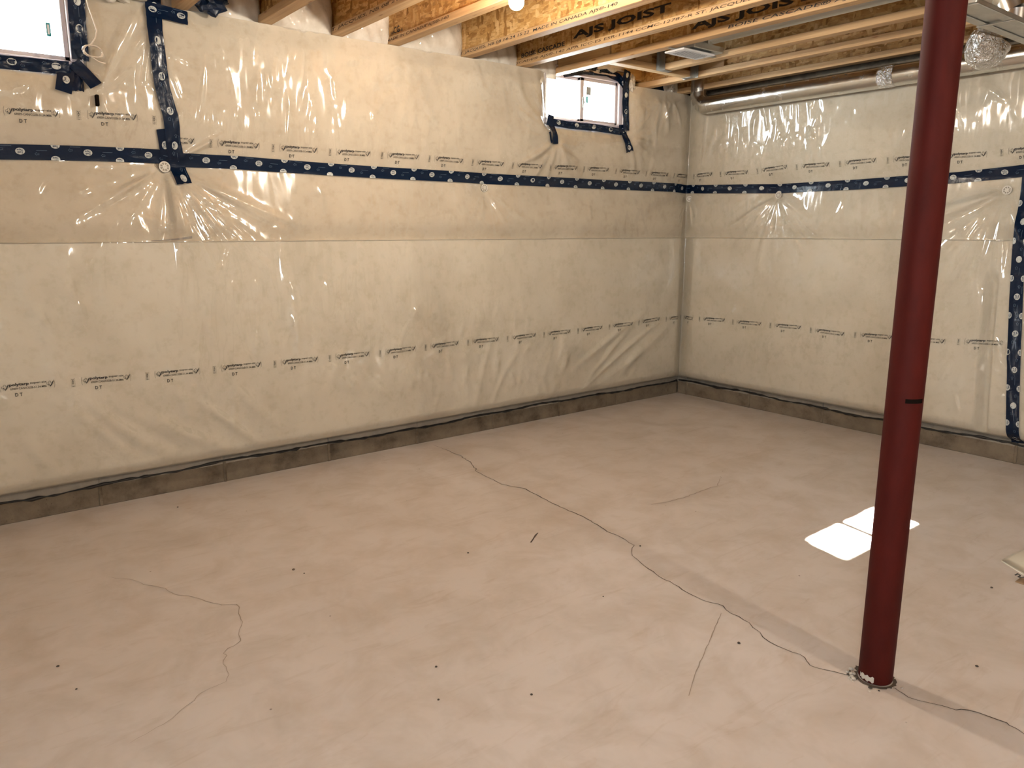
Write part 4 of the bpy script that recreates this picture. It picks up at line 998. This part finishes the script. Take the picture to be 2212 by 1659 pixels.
# foil flex duct end
c = on_y(2146, 88, -2.42); fx = empty('foil_duct', tuple(c)); tag(fx, 'crinkled silver foil covered duct bend hanging below the trunk', 'duct')
b = MB(); pts = []; rs = []
for k in range(17):
    t = k / 16; an = t * math.pi * .95; pts.append((-.06 * math.cos(an) + .0, .03 * math.sin(t * 3), 0.02 - .06 * math.sin(an))); rs.append(.075 * (1 + .05 * (k % 2)) * (0.8 + .2 * math.sin(an)))
auto_smooth(b.tube(pts, rs, 26).build('foil_skin', M['foil'], fx), 60)
MB().tube([(.03, .03, .0), (.05, .05, .12)], .045, 20).build('collar', M['galv'], fx)

# ------------------------------------------------------------------ steel column
PX, PY = -2.712, -3.014; PR = 0.0468
pc = empty('steel_column', (PX, PY, 0)); tag(pc, 'dark red painted round steel column standing on the slab', 'column')
auto_smooth(MB().lathe([(0, .004), (PR - .002, .004), (PR, .008), (PR, .846)], 48).build('lower_tube', M['red'], pc), 40)
auto_smooth(MB().lathe([(PR, .846), (PR, 2.288), (0, 2.288)], 48).build('upper_tube', M['red'], pc), 40)
ang0 = math.atan2(CAM[1] - PY, CAM[0] - PX)
def arc_patch(name, a0, a1, z0, z1, mat, n=10, ex=.0006, wav=0.0):
    V = []; Fc = []
    for k in range(n + 1):
        a = ang0 + a0 + (a1 - a0) * k / n
        for z, sg in ((z0, 1), (z1, -1)): V.append(((PR + ex) * math.cos(a), (PR + ex) * math.sin(a), z + wav * sg * math.sin(k * 1.9) * .5))
    for k in range(n): Fc.append((2 * k, 2 * k + 2, 2 * k + 3, 2 * k + 1))
    return obj(name, V, Fc, mat, pc, True)
arc_patch('dark_slot', 0.05, 1.15, .846, .858, M['dark'])
arc_patch('paint_chip', -1.0, -0.05, .010, .026, M['white_paint'], wav=.006)
MB().box(-.09, .16, -.09, .09, 2.288, 2.299, .002).build('top_plate', M['red'], pc)
# chipped concrete collar and rubble at its foot
cb_ = MB(); n = 40; V = [(0, 0, .002)]; 
ring1 = [((PR + .001) * math.cos(k / n * 6.2832), (PR + .001) * math.sin(k / n * 6.2832), .0022) for k in range(n)]
ring2 = [((PR + .004 + abs(random.gauss(0, .007))) * math.cos(k / n * 6.2832), (PR + .004 + abs(random.gauss(0, .007))) * math.sin(k / n * 6.2832), .0018) for k in range(n)]
o = obj('slab_gap', ring1 + ring2, [(k, (k + 1) % n, n + (k + 1) % n, n + k) for k in range(n)], M['crack'], fl); o.location = (PX, PY, 0)
for k in range(26):
    a = ang0 + random.choice([random.gauss(-1.25, .25), random.uniform(-1.6, 1.4)]); rr = PR + random.uniform(.006, .035); q = random.uniform(.003, .008)
    MB().lathe([(0, 0), (q, q * .2), (q * .7, q * .8), (0, q)], 6, ((PX + rr * math.cos(a), PY + rr * math.sin(a), 0), (random.gauss(0, .2), random.gauss(0, .2), 1))).build('concrete_crumb', M['white_paint'] if k % 3 else M['grit'], fl)

# ------------------------------------------------------------------ bulbs
def bulb(loc, label, lab2):
    root = empty('light_bulb', loc); tag(root, label, 'bulb', 'bare bulbs on the joists')
    prof = [(0, -.031)] + [(.031 * math.sin(a), -.031 * math.cos(a)) for a in np.linspace(.25, 2.1, 10)] + [(.016, .045)]
    auto_smooth(MB().lathe(prof, 20).build('globe', M['bulb'], root), 80)
    MB().lathe([(.0155, .045), (.0135, .05), (.0135, .068), (0, .068)], 16).build('screw_base', M['galv'], root)
    lh = empty('lampholder', (loc[0], loc[1], loc[2] + .07)); tag(lh, lab2, 'lampholder', 'porcelain lampholders')
    auto_smooth(MB().lathe([(.018, -.012), (.03, -.010), (.055, .012), (.058, .02), (0, .02)], 24).build('holder', M['porcelain'], lh), 40)
    MB().box(-.05, .05, -.05, .05, .02, .06, .006).build('junction_box', M['galv_dull'], lh); MB().box(-.16, .16, -.01, .01, .06, .066).build('bar_hanger', M['hangar'], lh)
bulb((-2.78, -1.38, 2.20), 'bare lit bulb at the top edge between the joists', 'lampholder above the lit bulb at the top edge')
bulb((-2.92, -4.95, 2.20), 'bare lit bulb behind the camera, beyond the column', 'lampholder behind the camera beyond the column')
bulb((-5.95, -4.6, 2.20), 'added bare fill bulb behind the camera on the left', 'added lampholder of the unseen fill bulb on the left')  # unseen bulb and holder, added to fill the room with light

# ------------------------------------------------------------------ small things
# cable with a coil by the left window
cw = []
for (px, py) in [(184, -14), (190, 12), (200, 40), (209, 66), (206, 82), (198, 94), (192, 100)]: p_ = on_y(px, py, -.135); cw.append(tuple(p_))
ctr = on_y(201, 111, -.135)
for k in range(60):
    t = k / 59 * 3.3 * 2 * math.pi + 2.2; rr = 1 + .12 * math.sin(k * .7); cw.append((ctr[0] + .034 * rr * math.cos(t) + .004 * math.sin(k), ctr[1] - .006 * math.sin(k * 1.3), ctr[2] + .026 * rr * math.sin(t)))
for (px, py) in [(205, 128), (215, 134), (228, 137)]: cw.append(tuple(on_y(px, py, -.13)))
o = MB().tube(cw, 0.0026, 6).build('cable', M['wire'], None, True); tag(o, 'thin cream cable ending in a loose coil beside the left window', 'cable')
# steel form tie poking through the upper left sheet
p_ = on_y(210, 216, -.10); ft = empty('form_tie', (p_[0], -.075, p_[2])); tag(ft, 'short black form tie poking through the plastic below the left window', 'form tie')
MB().box(-.006, .007, -.032, .0, -.024, .022, .002).build('tie_end', M['dark'], ft); MB().lathe([(.014, .002), (.012, .004), (0, .004)], 10, ((0, 0, 0), (0, -1, 0))).build('torn_collar', M['dark'], ft)
# flat grey tie strip behind the sheet
a = sA(325, 523); b_ = sA(412, 519); n = 12; V = []
for k in range(n + 1):
    t = k / n; s_ = a[0] + (b_[0] - a[0]) * t; z_ = SEAM + .002 + .012 * t ** 2; d_ = float(Dat(np.array(s_), np.array(z_))) - .004; hgt = .004 + .008 * t
    for dd in (d_, d_ - .006):
        for zz in (z_, z_ + hgt): V.append((s_, -dd, zz))
Fc = []
for k in range(n):
    i = 4 * k; j = i + 4
    Fc += [(i, j, j + 1, i + 1), (i + 2, i + 3, j + 3, j + 2), (i + 1, j + 1, j + 3, i + 3), (i, i + 2, j + 2, j)]
Fc += [(0, 1, 3, 2), (4 * n, 4 * n + 2, 4 * n + 3, 4 * n + 1)]
o = obj('tie_strip', V, Fc, M['rod']); tag(o, 'thin dark grey strip lying on the blanket seam at left', 'strip')
# small brown stain chip on the right wall sheet
# folded plastic sheet on the floor at the right edge
P0 = on_z(2163, 1213, 0)[:2]; e1 = on_z(2290, 1150, 0)[:2] - P0; e2 = on_z(2300, 1297, 0)[:2] - P0
n = 16; V = []; Fc = []
for i in range(n + 1):
    for j in range(n + 1):
        u, v = i / n, j / n; q = P0 + e1 * u + e2 * v
        h = .006 + .035 * math.sin(math.pi * min(1, u * 1.1)) ** .8 * math.sin(math.pi * min(1, v * 1.05)) ** .8 + .004 * math.sin(9 * u + 5 * v)
        V.append((q[0], q[1], h))
N1 = (n + 1) ** 2
V += [(x, y, .0005) for x, y, z in V]
for i in range(n):
    for j in range(n): a = i * (n + 1) + j; Fc += [(a, a + 1, a + n + 2, a + n + 1), (N1 + a, N1 + a + n + 1, N1 + a + n + 2, N1 + a + 1)]
for i in range(n):
    for a, b_ in ((i, i + 1), (i * (n + 1), (i + 1) * (n + 1)), (n * (n + 1) + i, n * (n + 1) + i + 1), (i * (n + 1) + n, (i + 1) * (n + 1) + n)): Fc.append((a, b_, N1 + b_, N1 + a))
fp = obj('plastic_offcut', V, Fc, M['floorpoly'], None, True); tag(fp, 'folded milky plastic offcut on the floor at the right edge', 'plastic sheet')
g = text_geo('n/', bold=.03); v_, f_ = fit(g, 0, 0, None, .04); b1 = on_z(2190, 1247, .012); uu = np.array([e2[0], e2[1]]) / np.linalg.norm(e2); ww = np.array([e1[0], e1[1]]) / np.linalg.norm(e1)
obj('printed_mark', [(b1[0] + uu[0] * a + ww[0] * b, b1[1] + uu[1] * a + ww[1] * b, .022) for a, b in v_], f_, M['ink'], fp)
p_ = on_z(2212, 1257, 0); o = MB().box(p_[0] - .03, p_[0] + .03, p_[1] - .02, p_[1] + .02, 0.0, .004, .001).build('carton_scrap', M['carton']); o['label'] = 'brown carton scrap under the plastic offcut'; o['category'] = 'scrap'
bpy.context.view_layer.update()
